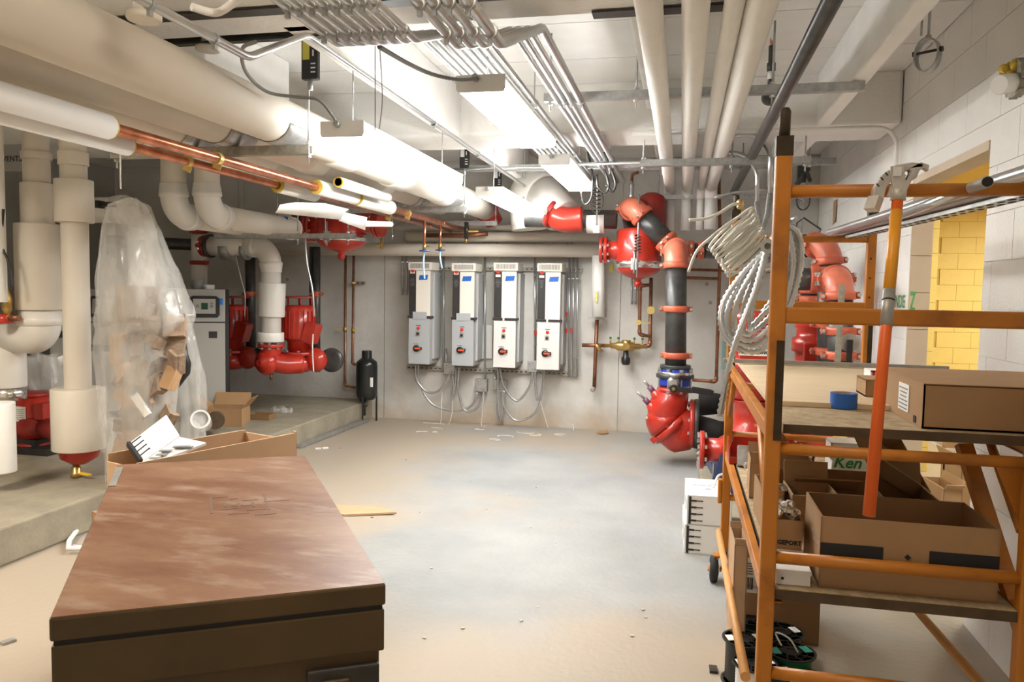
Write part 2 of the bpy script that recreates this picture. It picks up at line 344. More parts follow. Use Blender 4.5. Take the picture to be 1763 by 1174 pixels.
def insulated_run(name,label,pts,r,rad,cuffs=(),group=None,m='jacket',cat='pipe',steps=True):
    P0=V(pts[0]); P1=V(pts[-1]); t=thing(name,label,cat,P0 if P0.z<P1.z else P1,group)
    for k,p in elbow_split(pts,rad):
        if k=='s':
            if (p[-1]-p[0]).length>.01: part('insulated_section',MB().tube(p,r,28),M[m],t)
        else:
            e=MB().tube(p,r*1.07,28)
            if steps:
                for q,dd in((p[0],p[0]-p[1]),(p[-1],p[-1]-p[-2])):
                    dd=dd.normalized(); e.lathe(q-dd*.02,dd,[(r*1.07,0),(r*1.17,.005),(r*1.17,.035),(r*1.12,.04),(r*1.12,.065),(r*1.06,.07),(r*1.06,.095),(r*.99,.1)],28)
            part('elbow_cover',e,M['pvc'],t)
    for (a,b,rr) in cuffs:
        a=V(a);b=V(b);d=(b-a); L=d.length; part('insulation_cuff',MB().lathe(a,d,[(rr*.97,0),(rr,.006),(rr,L-.006),(rr*.97,L)],30),M[m],t)
    return t
def corr(pts,r,step=.006,n=10,amp=.16):   # corrugated flexible metal conduit
    P=resample(pts,step); mb=MB(); mb.tube(P,[r*(1+amp*(1 if i%2 else -1)*.5) for i in range(len(P))],n); return mb
# ================= ROOM =================
XW=1.26; YB=7.98; DK=2.80; BM=2.49; PX=-3.33; PH=.20; XL=-6.6; YN=-1.6
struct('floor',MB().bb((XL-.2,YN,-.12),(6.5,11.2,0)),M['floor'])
pad=struct('trim_1',MB().bb((XL,1.2,0),(PX,YB,PH)),M['pad'],bevel=.012)
# back wall: poured panels, joints recessed
wb=struct('wall_back',MB().bb((XL-.2,YB+.02,0),(XW+.2,YB+.22,DK+.1)),M['mortar'])
for x0,x1 in((XL,-4.9),(-4.895,-3.2),(-3.192,-.62),(-.612,XW)):
    o=part('panel',MB().bb((x0,YB,0),(x1,YB+.021,DK)),M['wallb'],wb)
wl=struct('wall_left',MB().bb((XL-.2,YN,0),(XL-.01,YB+.2,DK+.1)),M['wallgrey'])
for i in range(5): part('panel',MB().bb((XL-.011,YN+i*1.92,0),(XL,YN+i*1.92+1.912,DK)),M['wallgrey'],wl)
struct('wall_rear',MB().bb((XL-.2,YN-.2,0),(6.5,YN,DK+.1)),M['block'])
# right wall of painted block with a doorway
DY0,DY1,DH=3.69,4.80,2.09; WT=.115
cores=[((XW+.01,YN,0),(XW+WT,DY0-.01,DK+.1)),((XW+.01,DY1+.01,0),(XW+WT,YB+.2,DK+.1)),((XW+.01,DY0-.01,DH+.01),(XW+WT,DY1+.01,DK+.1))]
mb=MB()
for a,b in cores: mb.bb(a,b)
wr=struct('wall_right',mb,M['mortar'])
cache={}
def blockpiece(y0,y1,z0,z1,name,par,x0,x1,m,axis='x'):
    key=(round(y1-y0,3),round(z1-z0,3),name,axis,m.name)
    if key not in cache:
        b=MB(); L=y1-y0; H=z1-z0
        if axis=='x': b.bb((x0-x0,0,0),(x1-x0,L,H))
        else: b.bb((0,0,0),(L,x1-x0,H))
        me=bpy.data.meshes.new(name); me.from_pydata([tuple(p) for p in b.v],[],b.f); me.materials.append(m); cache[key]=me
    o=bpy.data.objects.new(name,cache[key]); COL.objects.link(o); o.parent=par
    o.location=(x0,y0,z0) if axis=='x' else (y0,x0,z0)
    return o
g=.0016
row=0; z=0
while z<DK-.01:
    z1=min(z+.2,DK); y=.6-(.2 if row%2 else 0)
    while y<YB:
        a,b=max(y,.6),min(y+.4,YB); y+=.4
        spans=[(a,b)]
        if z<DH-.001:
            if a>=DY0 and b<=DY1: spans=[]
            elif a<DY0<b: spans=[(a,DY0)]
            elif a<DY1<b: spans=[(DY1,b)]
            if spans and a<DY0 and b>DY1: spans=[(a,DY0),(DY1,b)]
        for p,q in spans:
            if q-p>.02: blockpiece(p+g,q-g,z+g,z1-g if z1<DK else z1,'block',wr,XW+.004,XW+.012,M['block'])
    z+=.2; row+=1
part('wall_face',MB().bb((XW,YN,0),(XW+.012,.6,DK)),M['block'],wr)
# doorway reveal: beige painted jamb blocks, header
dj=struct('door_1',MB().bb((XW+.012,DY1+.001,0),(XW+WT+.002,DY1+.012,DH)).bb((XW+.012,DY0-.012,0),(XW+WT+.002,DY0-.001,DH)),M['doorjamb'])
for i in range(10): part('jamb_block',MB().bb((XW+.005,DY1-.010,i*.21+g),(XW+WT,DY1,i*.21+.21-g)),M['doorjamb'],dj)
part('door_head',MB().bb((XW-.002,DY0,DH-.012),(XW+WT,DY1,DH+.03)),M['doorjamb'],dj)
# corridor
RX=aY(1612,500,6.9).x
wc=struct('wall_corridor',MB().bb((XW+.2,10.8,0),(6.5,11,2.8)),M['ymortar'])
z=0;row=0
while z<2.7:
    x=3.2-(.2 if row%2 else 0)
    while x<6.0: blockpiece(x+g,x+.4-g,z+g,z+.2-g,'yellow_block',wc,10.788,10.8,M['yblock'],'y'); x+=.4
    z+=.2;row+=1
wc2=struct('wall_corridor_return',MB().bb((1.40,6.91,0),(RX,7.1,2.8)),M['ymortar'])
for i in range(13):
    for x0,x1 in ((1.41,1.93),(1.938,RX)) : part('yellow_block',MB().bb((x0,6.898,i*.2+g),(x1,6.91,i*.2+.2-g)),M['yblock'],wc2)
struct('wall_corridor_far',MB().bb((6.3,-1.4,0),(6.5,11,2.8)),M['yblock'])
struct('wall_corridor_side',MB().bb((1.47,7.1,0),(1.6,10.8,2.8)),M['yblock'])
struct('ceiling_corridor',MB().bb((1.47,-1.6,2.62),(6.5,11,2.8)),M['yhead'])
# ceiling deck with joints, cross beams and long ribs
ce=struct('ceiling',MB().bb((XL-.2,YN,DK+.02),(XW+.2,YB+.2,DK+.2)),M['ceil'])
y=YN; 
for wd in (1.7,1.1,.9,.62,.62,.62,.62,.9,1.3,1.4): 
    y1=min(y+wd,YB)
    if y1>y: part('deck_panel',MB().bb((XL,y+.004,DK),(XW,y1-.004,DK+.021)),M['ceil'],ce)
    y=y1
struct('trim_2',MB().bb((XL,2.25,2.49),(XW,2.97,DK)),M['beam'],bevel=.01)
def chamfered_beam(name,a,b):
    mb=MB(); mb.bb(a,b); return struct(name,mb,M['beam'],bevel=.02)
chamfered_beam('trim_3',(XL,5.10,BM-.006),(XW,5.62,DK+.01))
struct('trim_4',MB().bb((.775,2.9,BM),(.86,YB,DK)),M['beam'],bevel=.012)
struct('trim_5',MB().bb((-1.62,2.9,BM),(-1.50,YB,DK)),M['beam'],bevel=.012)
struct('trim_6',MB().bb((-3.9,3.5,BM-.02),(-2.36,4.35,DK)),M['beam'],bevel=.012)
struct('trim_7',MB().bb((-.26,2.9,2.62),(-.18,YB,DK)),M['beam'],bevel=.012)
struct('trim_8',MB().bb((XL,5.62,2.60),(XW,5.68,DK)),M['beam'])
# black steel angles on the near cross beam
for i,(x0,x1,y0) in enumerate(((-.36,.12,2.985),(-2.6,-1.45,3.03),(-2.2,-.62,2.74))):
    solo('steel_angle',MB().bb((x0,y0-.004,2.478),(x1,y0+.004,2.53)).bb((x0,y0-(.065 if i!=1 else .03),2.478),(x1,y0,2.486)),M['darksteel'],['black steel angle under the ceiling beam above the white round pipes','black steel angle under the beam behind the left conduit bank','black steel angle nearest the camera above the big white pipe'][i],'angle')
struct('trim_10',MB().bb((-2.6,2.97,2.53),(-1.45,3.035,DK)),M['beam'])
# lettering on wall beside the door
wt=thing('wall_graffiti','green marker letters NDEZ on white block wall left of yellow doorway','lettering',aX(1560,545,XW))
p=aX(1549,520,XW-.003); text('letters','NDE',.105,p,(0,-1,0),(0,0,1),M['gpaint'],wt)
p=aX(1571,521,XW-.003); text('letter','Z',.15,p,(0,-1,0),(0,0,1),M['gpaint'],wt,bold=.005)
# hole + insulated pipe stub at the upper right
p=aX(1752,140,XW)
t=thing('pipe_stub','white insulated pipe stub through ragged wall hole at upper right','pipe',p)
part('pipe',MB().lathe(p+V((-.10,-.10,-.035)),(.8,.6,.2),[(.034,0),(.037,.004),(.037,.17)],20),M['jwhite'],t)
mb=MB(); 
for i in range(14):
    a=i*2*PI/14; r=.055+random.uniform(-.008,.02); mb.box(p+V((-.01,-.03+math.cos(a)*r,math.sin(a)*r)),(.03,.035,.028),Matrix.Rotation(a,3,'X'))
part('plaster_rim',mb,M['strutdull'],t)
mb=MB()
for i in range(9): mb.lathe(p+V((-.02-random.random()*.06,-.02+random.uniform(-.03,.04),.045+random.uniform(-.01,.03))),(random.random(),random.random(),1),[(.001,-.018),(.016,-.008),(.018,.006),(.001,.02)],7)
part('insulation_tuft',mb,M['yins'],t)
# clevis hanger
p=aX(1597,95,1.02)
t=thing('clevis_hanger','empty steel clevis pipe hanger dangling below the ceiling at upper right','hanger',p)
lo=[V((p.x+math.cos(a)*.052,p.y,p.z+math.sin(a)*.075)) for a in [PI*.85+i*(PI*1.3)/14 for i in range(15)]]
mb=MB(); ux_=V((.80,-.60,0)); ax_=V((.60,.80,0)); lp=[p+ux_*(.047*math.cos(a))+V((0,0,.07*math.sin(a))) for a in [i*2*PI/24 for i in range(24)]]
lp.append(lp[0]); mb.sheet([[q+ax_*d for q in lp] for d in(-.024,.024)]); so=part('strap',mb,M['galv'],t); sm=so.modifiers.new('s','SOLIDIFY'); sm.thickness=.004
part('cross_bolt',MB().cyl(p-ux_*.055+V((0,0,.015)),p+ux_*.055+V((0,0,.015)),.006,8).hexn(p-ux_*.056+V((0,0,.015)),ux_).hexn(p+ux_*.056+V((0,0,.015)),ux_),M['darksteel'],t)
part('rod',MB().cyl(p+V((0,0,.07)),p+V((0,0,DK-p.z)),.006,8).hexn(p+V((0,0,.08)),(0,0,1)),M['galv'],t)
part('second_rod',MB().cyl(p+V((-.03,0,.085)),p+V((-.03,0,.19)),.005,8),M['galv'],t)
# round anchor plate on rib
p=aX(1467,115,.815)
solo('anchor_plate',MB().lathe(p,(-1,0,0),[(.045,0),(.045,.006),(.02,.008),(.02,.02),(.008,.02),(.008,.035)],20),M['darksteel'],'small round dark anchor plate bolted to white ceiling rib at right','plate')
# white painted conduit on the far beam
solo('painted_conduit',MB().tube(fil([V((-.35,5.07,2.46)),V((XW-.03,5.07,2.46)),V((XW-.03,5.07,1.9))],.12,8),.0125,10),M['beam'],'white painted conduit along the far beam turning down the right wall','conduit')
# ================= OVERHEAD =================
# fluorescent fixtures
def fixture(x,y0,y1,z,label,w_=.21):
    t=thing('ceiling_light',label,'light',(x,(y0+y1)/2,z),'hanging fluorescent lights'); h=.065
    part('housing',MB().bb((x-w_/2-.003,y0,z+.046),(x+w_/2+.003,y1,z+h)),M['fixture'],t)
    part('lens',MB().prism([(-w_/2*.93,0),(w_/2*.93,0),(w_/2,.01),(w_/2,.046),(-w_/2,.046),(-w_/2,.01)],(x,(y0+y1)/2,z),(1,0,0),(0,0,1),y1-y0-.006),M['lens'],t)
    for sx in(-1,1): part('uplight_lens',MB().bb((x+sx*w_*.30-.022,y0+.02,z+h-.004),(x+sx*w_*.30+.022,y1-.02,z+h+.002)),M['uplens'],t)
    for y in(y0,y1): part('end_cap',MB().prism([(-w_/2*.96,-.004),(w_/2*.96,-.004),(w_/2*1.04,.012),(w_/2*1.04,h+.004),(-w_/2*1.04,h+.004),(-w_/2*1.04,.012)],(x,y,z),(1,0,0),(0,0,1),.008),M['fixture'],t)
    for y in(y0+.12,y1-.12): part('hanger_rod',MB().cyl((x,y,z+h),(x,y,DK),.004,6),M['galv'],t)
    part('knockout_connector',MB().cyl((x-.02,y0-.005,z+.05),(x-.02,y0-.03,z+.055),.014,10),M['galv'],t)
    return t
fixture(-.875,3.27,4.60,2.30,'largest bright strip light, hanging in the centre between the conduits')
fixture(-.875,5.23,6.62,2.30,'small strip light behind the central one, above the grey elbow')
fixture(-1.573,3.39,5.04,2.15,'long bright strip light at left beside the big insulated pipe')
fixture(-1.44,5.69,7.30,2.15,'far strip light in the left row in front of the back wall pipes')
# flexible cables to the lights
solo('lamp_cable',MB().tube(spl([aY(440,72,2.6),aY(417,85,2.7),aY(424,125,2.9),aY(460,158,3.1),aY(510,167,3.2),aY(548,172,3.25),aY(570,196,3.32),aY(577,207,3.35)]),.0075,8),M['cablegrey'],'grey flexible cable looping down to the left strip light','cable')
a=[aY(652,80,2.4),aY(700,108,2.7),aY(745,128,3.0),aY(790,137,3.15),aY(822,135,3.24)]
solo('lamp_whip',corr(spl(a),.0075,.009,8,.3),M['cablegrey'],'coiled grey flexible whip running to the central strip light','cable')
for i,(x,y0,x1,y1) in enumerate(((646,80,646,224),(654,86,653,222))):
    solo('hanging_wire',MB().tube(spl([aY(x,y0-22,2.75),aY(x,y0,2.75),aY(x+(3 if i else 0),(y0*2+y1)/3,2.75),aY(x+(4 if i else 0),(y0+y1*2)/3,2.75),aY(x1,y1,2.75)]),.0018,5),M['cablegrey'],['straight thin dark wire hanging above left strip light','kinked thin dark wire hanging right of the straight wire'][i],'wire')
# conduit banks
def clampring(mb,c,ax,r):
    mb.ring(c,ax,r*1.0,r*1.28,.016,12); mb.box(V(c)+V((0,0,-r*1.6)),(.012,.014,.02))
Z1,Z2=2.21,2.44
def conduit(x,x2,r,label,name='conduit',yb=2.30,dy=.50,y1=7.1,z1=Z1,z2=Z2,grp=None,clamps=(1.95,2.22),fc=(4.08,5.6)):
    t=thing(name,label,'conduit',(x,1.0,z1),grp)
    pts=[V((x,.9,z1)),V((x,yb,z1)),V((x2,yb+dy,z2)),V((x2,y1,z2))]
    part('tube',MB().tube(fil(pts,.14,5),r,12),M['emt'],t)
    for a_,y,b_ in [(x,y,z1) for y in clamps]+[(x2,y,z2) for y in fc]:
        cp=MB(); clampring(cp,(a_,y,b_),(0,1,0),r); part('clamp',cp,M['galv'],t)
    return t
for i in range(8):
    x=-1.08+i*.0365
    conduit(x,x+.035,.0118,'thin conduit in the left bank of eight, '+['outermost on the left','second from the left','third from the left','fourth from the left','fifth from the left','sixth from the left','seventh from the left','innermost on the right'][i],yb=2.30,dy=.62,grp='conduits in the left overhead bank',clamps=(1.98,2.20))
for i in range(4):
    x=[-.713,-.672,-.63,-.578][i]
    conduit(x,[-.67,-.635,-.60,-.55][i],[.0135,.0135,.0135,.0185][i],'conduit in the right bank of four, '+['outermost on the left','second from the left','third from the left','thick one on the right'][i],yb=2.38,dy=.56,grp='conduits in the right overhead bank',clamps=(2.02,2.26),fc=(4.08,5.9))
t=thing('conduit','lone conduit at left bending up and running under the ceiling rib','conduit',(-1.45,1.0,2.2))
q1=aX(428,99,-1.45); q2=aX(528,60,-1.46); q1z=q1.z
part('tube',MB().tube(fil([V((-1.45,.9,q1z)),V((-1.45,q1.y,q1z)),V((-1.46,q2.y,q2.z)),V((-1.46,7.6,q2.z-.02))],.16,6),.014,12),M['emt'],t)
for yy in(1.9,2.2): cp=MB(); clampring(cp,(-1.45,yy,q1z),(0,1,0),.014); part('clamp',cp,M['galv'],t)
for yy in(4.4,5.4): cp=MB(); clampring(cp,(-1.46,yy,q2.z-.01),(0,1,0),.014); part('clamp',cp,M['galv'],t)
# struts with hanger rods
def strut(a,b,label,w_=.041,m='galv',rods=(),rodtop=DK,slots=True,name='strut_rail',cat='strut',caps=False):
    a=V(a);b=V(b); t=thing(name,label,cat,(a+b)/2)
    x,y=frame(b-a); mb=MB(); mb.bar(a-y*w_*.45,b-y*w_*.45,w_,.004); 
    for s_ in(-1,1): mb.bar(a+x*s_*w_*.45,b+x*s_*w_*.45,.004,w_*.95); mb.bar(a+x*s_*w_*.3+y*w_*.46,b+x*s_*w_*.3+y*w_*.46,w_*.34,.004)
    part('channel',mb,M[m],t)
    for q in rods:
        p=a.lerp(b,q); r=MB().cyl((p.x,p.y,p.z-.07),(p.x,p.y,rodtop),.0055,8); part('threaded_rod',r,M['galv'],t)
        part('nut',MB().hexn((p.x,p.y,p.z-.032),(0,0,1),.014,.012).hexn((p.x,p.y,p.z+.032),(0,0,1),.014,.012),M['chrome'],t)
    return t
a=aY(937,186,4.1); b=aY(1487,173,4.1); strut((a.x,4.1,2.465),(b.x,4.1,2.465),'long galvanized strut crossing overhead above the white round pipes',rods=(.02,.305,.73),w_=.043)
a=aY(1102,290,5.4); b=aY(1395,288,5.4); strut((a.x,5.4,2.325),(b.x,5.4,2.325),'galvanized strut carrying the white round pipes, nearer of the two lower ones',rods=(.02,.55,.97),w_=.045)
a=aY(1125,352,7.3); b=aY(1395,350,7.3); strut((a.x,7.3,2.32),(b.x,7.3,2.32),'galvanized strut carrying the white round pipes, farthest and lowest',rods=(.03,.95),w_=.041)
for k,(x0,x1,yy,zz,lb) in enumerate(((600,1060,6.6,2.50,'grey strut across the ceiling behind the far strip lights'),(1010,1440,6.3,2.46,'grey strut across the dark far ceiling bay at right'),(860,1330,6.9,2.52,'thin grey strut deepest in the dark ceiling bay'))):
    a=aY(x0,260,yy);b=aY(x1,260,yy); strut((a.x,yy,zz),(b.x,yy,zz),lb,rods=(.1,.9),w_=.05 if k<2 else .03)
# cross conduits at the far bay
for k,(x0,x1,yy,zz) in enumerate(((985,1300,5.9,2.41),(740,960,6.4,2.47))):
    a=aY(x0,260,yy);b=aY(x1,260,yy)
    solo('cross_conduit',MB().tube([(a.x,yy,zz),(b.x,yy,zz)],.013,10),M['emt'],['conduit running crosswise behind the white round pipes','conduit running crosswise above the grey elbow'][k],'conduit')
# conduits arching then dropping to the coils
solo('arched_conduit',MB().tube(fil([aY(1230,232,5.3),aY(1305,232,5.3),aY(1327,262,5.3),aY(1326,335,5.3)],.16,8),.016,12),M['emt'],'conduit arching over and dropping right of the white pipes','conduit')
solo('arched_conduit',MB().tube(fil([aY(1240,262,5.5),aY(1285,264,5.5),aY(1304,300,5.5),aY(1303,350,5.5)],.14,8),.013,12),M['emt'],'smaller conduit arching down just left of the bigger arched one','conduit')
for k,(p,r) in enumerate((([aY(1326,335,5.3),aY(1322,370,5.0),aY(1312,400,4.7)],.018),([aY(1303,350,5.5),aY(1306,370,5.2),aY(1311,395,4.9)],.015))):
    solo('flexible_conduit',corr(spl(p),r,.009,10,.25),M['galv'],['corrugated conduit tail below the bigger arched conduit','corrugated conduit tail below the smaller arched conduit'][k],'conduit')
# white round insulated pipes
for k,(dx,r) in enumerate(((-.138,.047),(.015,.047),(.138,.034),(.226,.052))):
    yb=7.38-.05*k
    insulated_run('insulated_pipe','slim white insulated pipe overhead, '+['leftmost of four and set apart','second from left, running straight away','third, half hidden behind its right neighbour','rightmost of four, with a torn scuff'][k],
       [V((dx-.0,.7,2.40)),V((dx,yb,2.40)),V((dx,yb,2.02))],r,.10,group='slim white pipes overhead',m='jwhite',steps=False)
# black sprinkler main with upright head
t=grooved_run('sprinkler_pipe','long black sprinkler pipe slanting overhead at right with an upright head',[V((.425,.8,2.36)),V((.425,7.3,2.36))],.031,.1)
cpl=aX(1326,165,.425); 
part('coupling',MB().lathe(cpl+V((0,-.05,0)),(0,1,0),[(.032,0),(.043,.01),(.043,.09),(.032,.1)],18),M['blackpipe'],t)
s_=cpl; part('branch',MB().cyl(s_,s_+V((0,0,.26)),.017,14).cyl(s_+V((0,0,.13)),s_+V((0,0,.17)),.023,14),M['blackpipe'],t)
part('tape_wrap',MB().cyl(s_+V((0,0,.085)),s_+V((0,0,.125)),.0185,14),M['jwhite'],t)
hd=part('sprinkler_head',MB().cyl(s_+V((0,0,.26)),s_+V((0,0,.285)),.011,10).bar(s_+V((-.01,0,.285)),s_+V((-.004,0,.32)),.005,.005).bar(s_+V((.01,0,.285)),s_+V((.004,0,.32)),.005,.005).lathe(s_+V((0,0,.32)),(0,0,1),[(.021,0),(.022,.003),(.003,.006)],16),M['copper'],t)
# ---- left trapeze + big insulated pipes ----
T1=aX(535,258,-1.80)     # right end of first trapeze
TY,TZ=T1.y,T1.z
strut((-2.92,TY,TZ),(T1.x,TY,TZ),'weathered trapeze strut under the big insulated pipes nearest the camera',m='strutdull',rods=(.99,.02),w_=.045)
part_o=None
RA=.150
xa=T1.x-.03-RA; za=TZ+.03+RA
def bigpipe(name,label,x,z,r,y0,y1,cuffs):
    t=thing(name,label,'pipe',(x,y0,z-r),'big insulated pipes on trapezes')
    part('insulated_section',MB().tube([(x,y0,z),(x,y1,z)],r,40),M['jacket'],t)
    for (a,b,rr) in cuffs: part('cover_joint',MB().lathe((x,a,z),(0,1,0),[(r,0),(rr,.02),(rr,b-a-.03),(rr*.985,b-a-.012),(r,b-a)],40),M['pvc'],t)
    return t
AZ=TZ+.024
bigpipe('insulated_pipe','biggest white insulated pipe on the trapezes, beside the left strip light',-1.955,AZ+.112,.112,.5,7.55,[(4.05,4.32,.125),(4.95,5.24,.124),(6.0,6.2,.122)])
bigpipe('insulated_pipe','second insulated pipe from the right on the trapezes, under the biggest one',-2.25,AZ+.098,.098,.5,7.0,[(4.3,4.5,.108),(5.4,5.6,.108)])
bigpipe('insulated_pipe','third insulated pipe from the right on the trapezes',-2.475,AZ+.085,.085,.5,6.9,[(4.1,4.3,.094)])
bigpipe('insulated_pipe','leftmost insulated pipe on the trapezes',-2.68,AZ+.075,.075,.5,6.9,[(4.0,4.2,.084)])
strut((-3.2,6.30,TZ),(-1.80,6.30,TZ),'trapeze strut under the insulated pipes below the far end of the long strip light',rods=(.99,.02),w_=.05)
strut((-3.2,7.42,TZ-.02),(-1.80,7.42,TZ-.02),'trapeze strut farthest back in front of the red elbow',rods=(.99,.02),w_=.045)
strut((-3.9,5.9,1.86),(-2.62,5.9,1.86),'low strut carrying the white pipe left of the red tank',rods=(.6,.95),w_=.04)
for x,r in((-1.955,.112),(-2.25,.098),(-2.475,.085),(-2.68,.075)):
    for j,yy in enumerate((TY,6.30)):
        mb=MB(); n=12; z=AZ+r; R=r+.004
        g=[[V((x+R*math.cos(a),y,z+R*math.sin(a))) for a in [PI*1.08+k*PI*.84/n for k in range(n+1)]] for y in (yy-.12,yy+.12)]
        mb.sheet(g); 
        nm={-1.955:'the biggest pipe',-2.25:'the second pipe',-2.475:'the third pipe',-2.68:'the leftmost pipe'}[x]
        o=solo('pipe_saddle',mb,M['galv'],'curved steel saddle under '+nm+[' at the nearest trapeze',' at the trapeze behind the long strip light'][j],'saddle',group='steel pipe saddles')
        s_=o.modifiers.new('s','SOLIDIFY'); s_.thickness=.003
# black sleeves (seismic stiffener clamps) on hanger rods
def sleeve(px,pyt,pyb,y,label,wd=.055,yl=False):
    a=aY(px,pyt,y); b=aY(px,pyb,y); t=thing('rod_sleeve',label,'bracket',b,'black rod sleeves')
    part('sleeve',MB().box(((a.x+b.x)/2,y,(a.z+b.z)/2),(wd,.035,a.z-b.z)),M['blackplastic'],t,bevel=.006)
    c=(a+b)/2; part('label_sticker',MB().box((c.x-wd*.18,y-.019,c.z+ (a.z-b.z)*.2),(wd*.42,.002,(a.z-b.z)*.5)),M['ylabel' if yl else 'paper'],t)
    part('marking',MB().box((c.x+wd*.25,y-.019,c.z+.02),(wd*.10,.002,.03)).box((c.x+wd*.25,y-.019,c.z-.03),(wd*.28,.002,.006)).box((c.x+wd*.25,y-.019,c.z-.05),(wd*.28,.002,.006)).box((c.x+wd*.25,y-.019,c.z-.07),(wd*.28,.002,.006)),M['paper'],t)
    part('rod_coupling',MB().cyl((c.x,y,b.z-.05),(c.x,y,b.z),.011,10),M['galv'],t)
sleeve(535,63,138,TY-.0,'black sleeve with yellow sticker on the nearest hanger rod at left',wd=.085,yl=True)
sleeve(800,247,290,6.30,'black sleeve on the hanger rod at the long strip light far end',.08)
sleeve(857,285,325,7.3,'black sleeve on the hanger rod above the far left strip light',.075)
# ceiling-mounted round smoke heads at top left
for k,(px,py,z) in enumerate(((248,36,2.26),(358,88,2.46))):
    p=aZ(px,py,z); solo('detector_base',MB().lathe(p,(0,0,1),[(.048,0),(.052,.005),(.052,.02),(.03,.024),(.03,.12)],20),M['jacket'],['round white detector base nearest the upper left corner','round white detector base further along, beside lone conduit'][k],'detector')
solo('ceiling_conduit',MB().tube(spl([aZ(330,12,2.27),aZ(370,22,2.27),aZ(395,10,2.27),aZ(415,-10,2.27)]),.012,10),M['beam'],'painted bent conduit against beam above the lone steel conduit','conduit')
# copper lines
def line(x,z,y0,y1,r,name,label,m='copper',grp=None): return None
CU=[(-2.20,2.053,.024),(-2.335,2.035,.021)]
for k,(x,z,r) in enumerate(CU):
    t=thing('copper_pipe',['upper right of the twin copper pipes under the trapeze','lower left of the twin copper pipes under the trapeze'][k],'pipe',(x,.8,z))
    part('tube',MB().cyl((x,.8,z),(x,7.72-.1*k,z),r,18),M['copper'],t)
    ye=[2.63,2.90][k]
    part('insulation_sleeve',MB().lathe((x,.7,z),(0,1,0),[(.048-.004*k,0),(.048-.004*k,ye-.7)],26),M['jwhite'],t)
    part('fibreglass_end',MB().ring((x,ye+.004,z),(0,1,0),r,.047-.004*k,.01,26),M['yins'],t)
    for yy in ((3.35,3.31)[k],(5.98,5.9)[k]):
        c=MB().ring((x,yy,z),(0,1,0),r,r+.006,.03,20); c.bar((x-.02,yy,z-r-.004),(x+.02,yy,z-r-.022),.028,.005,V((0,1,0))); part('yellow_clamp',c,M['brassbright'],t)
    jo=[5.1,5.3][k]; part('solder_joint',MB().lathe((x,6.9,z),(0,1,0),[(r,0),(r+.003,.003),(r+.003,.06),(r,.063)],18),M['copper'],t)
# loose insulation shells
def shell(x,y0,y1,z,r,label,open_=False,rx=0):
    t=thing('insulation_shell',label,'insulation',(x,y0,z-r),'loose insulation shells on the copper pipes')
    part('white_jacket',MB().lathe((x,y0,z),(0,1,0),[(r,0),(r,y1-y0)],26),M['jwhite'],t)
    part('fibreglass_end',MB().ring((x,y0-.004,z),(0,1,0),.024,r-.002,.012,26),M['yins'],t)
    return t
shell(-2.20,4.38,4.94,2.053,.046,'slit insulation shell on the upper copper pipe with yellow end')
shell(-2.195,4.96,5.58,2.055,.053,'fatter white insulation shell just behind the slit one')
shell(-2.335,4.16,4.62,2.035,.044,'insulation shell on the lower left copper pipe with yellow end')
shell(-2.085,4.45,5.25,2.09,.034,'empty insulation half lying along the right of the copper pipes')
def flap(grid,label):
    o=solo('jacket_flap',MB().sheet(grid),M['jwhite'],label,'insulation'); s_=o.modifiers.new('s','SOLIDIFY'); s_.thickness=.003; return o
flap([[aY(474,366,4.2),aY(482,352,4.2),aY(510,348,4.3)],[aY(530,372,4.5),aY(540,358,4.5),aY(560,350,4.5)],[aY(586,378,4.8),aY(592,366,4.8),aY(600,360,4.8)]],'peeled white jacket flap hanging under the insulation shells')
flap([[aY(583,380,5.0),aY(592,365,5.0)],[aY(628,396,5.3),aY(632,374,5.3)]],'small bright white jacket flap hanging near the red tank')
solo('insulation_remnant',MB().tube([aY(632,385,5.3),aY(673,386,5.9)],.022,14),M['jwhite'],'short white insulation remnant on lower pipe right of the flaps','insulation')
solo('thin_rod',MB().cyl(aY(207,255,3.3),aY(208,325,3.3),.004,6),M['jwhite'],'thin white rod hanging below the copper insulation at left','rod')
# copper header at back with drops and blue tubes
solo('copper_header',MB().tube(fil([V((-2.6,7.6,1.99)),V((-2.2,7.65,1.99)),V((-1.95,7.62,2.01))],.05),.024,14),M['copperdull'],'copper pipe crossing behind the twin copper pipes near the back wall','pipe')
for k,(px,py0,py1,by) in enumerate(((731,402,425,480),(758,402,424,462))):
    xq=(-2.20,-2.20)[k]; y=aX(px,400,xq).y; a=V((xq,y,2.04)); b=aY(px,py1,y); b.x=xq
    t=thing('drain_tap',['left hose tap under the copper pipes with long blue tube','right hose tap under the copper pipes with shorter blue tube'][k],'tap',b)
    part('copper_stub',MB().cyl(a,b,.011,10),M['copper'],t); part('valve_body',MB().cyl(b+V((0,0,.03)),b+V((0,0,-.03)),.017,10).box(b+V((.02,0,.005)),(.05,.02,.014)),M['brass'],t)
    part('cap',MB().cyl(b+V((0,0,-.03)),b+V((0,0,-.04)),.045,14),M['navy'],t)
    c=aY(px+(3 if k else 0),by,y); part('blue_tube',MB().tube(spl([b+V((0,0,-.03)),(b+c)/2+V((-.01,0,0)),c]),.008,8),M['bluetube'],t)
p=aY(803,400,7.4); t=thing('hose_valve','black insulated valve with yellow handle beside the twin copper end','valve',p)
part('stem',MB().cyl(p+V((0,0,.10)),p+V((0,0,-.06)),.022,12),M['blackplastic'],t); part('handle',MB().bar(p+V((.02,0,.01)),p+V((.12,0,.01)),.025,.012),M['yhandle'],t); part('brass_end',MB().cyl(p+V((0,0,-.06)),p+V((0,0,-.10)),.018,10),M['brass'],t)
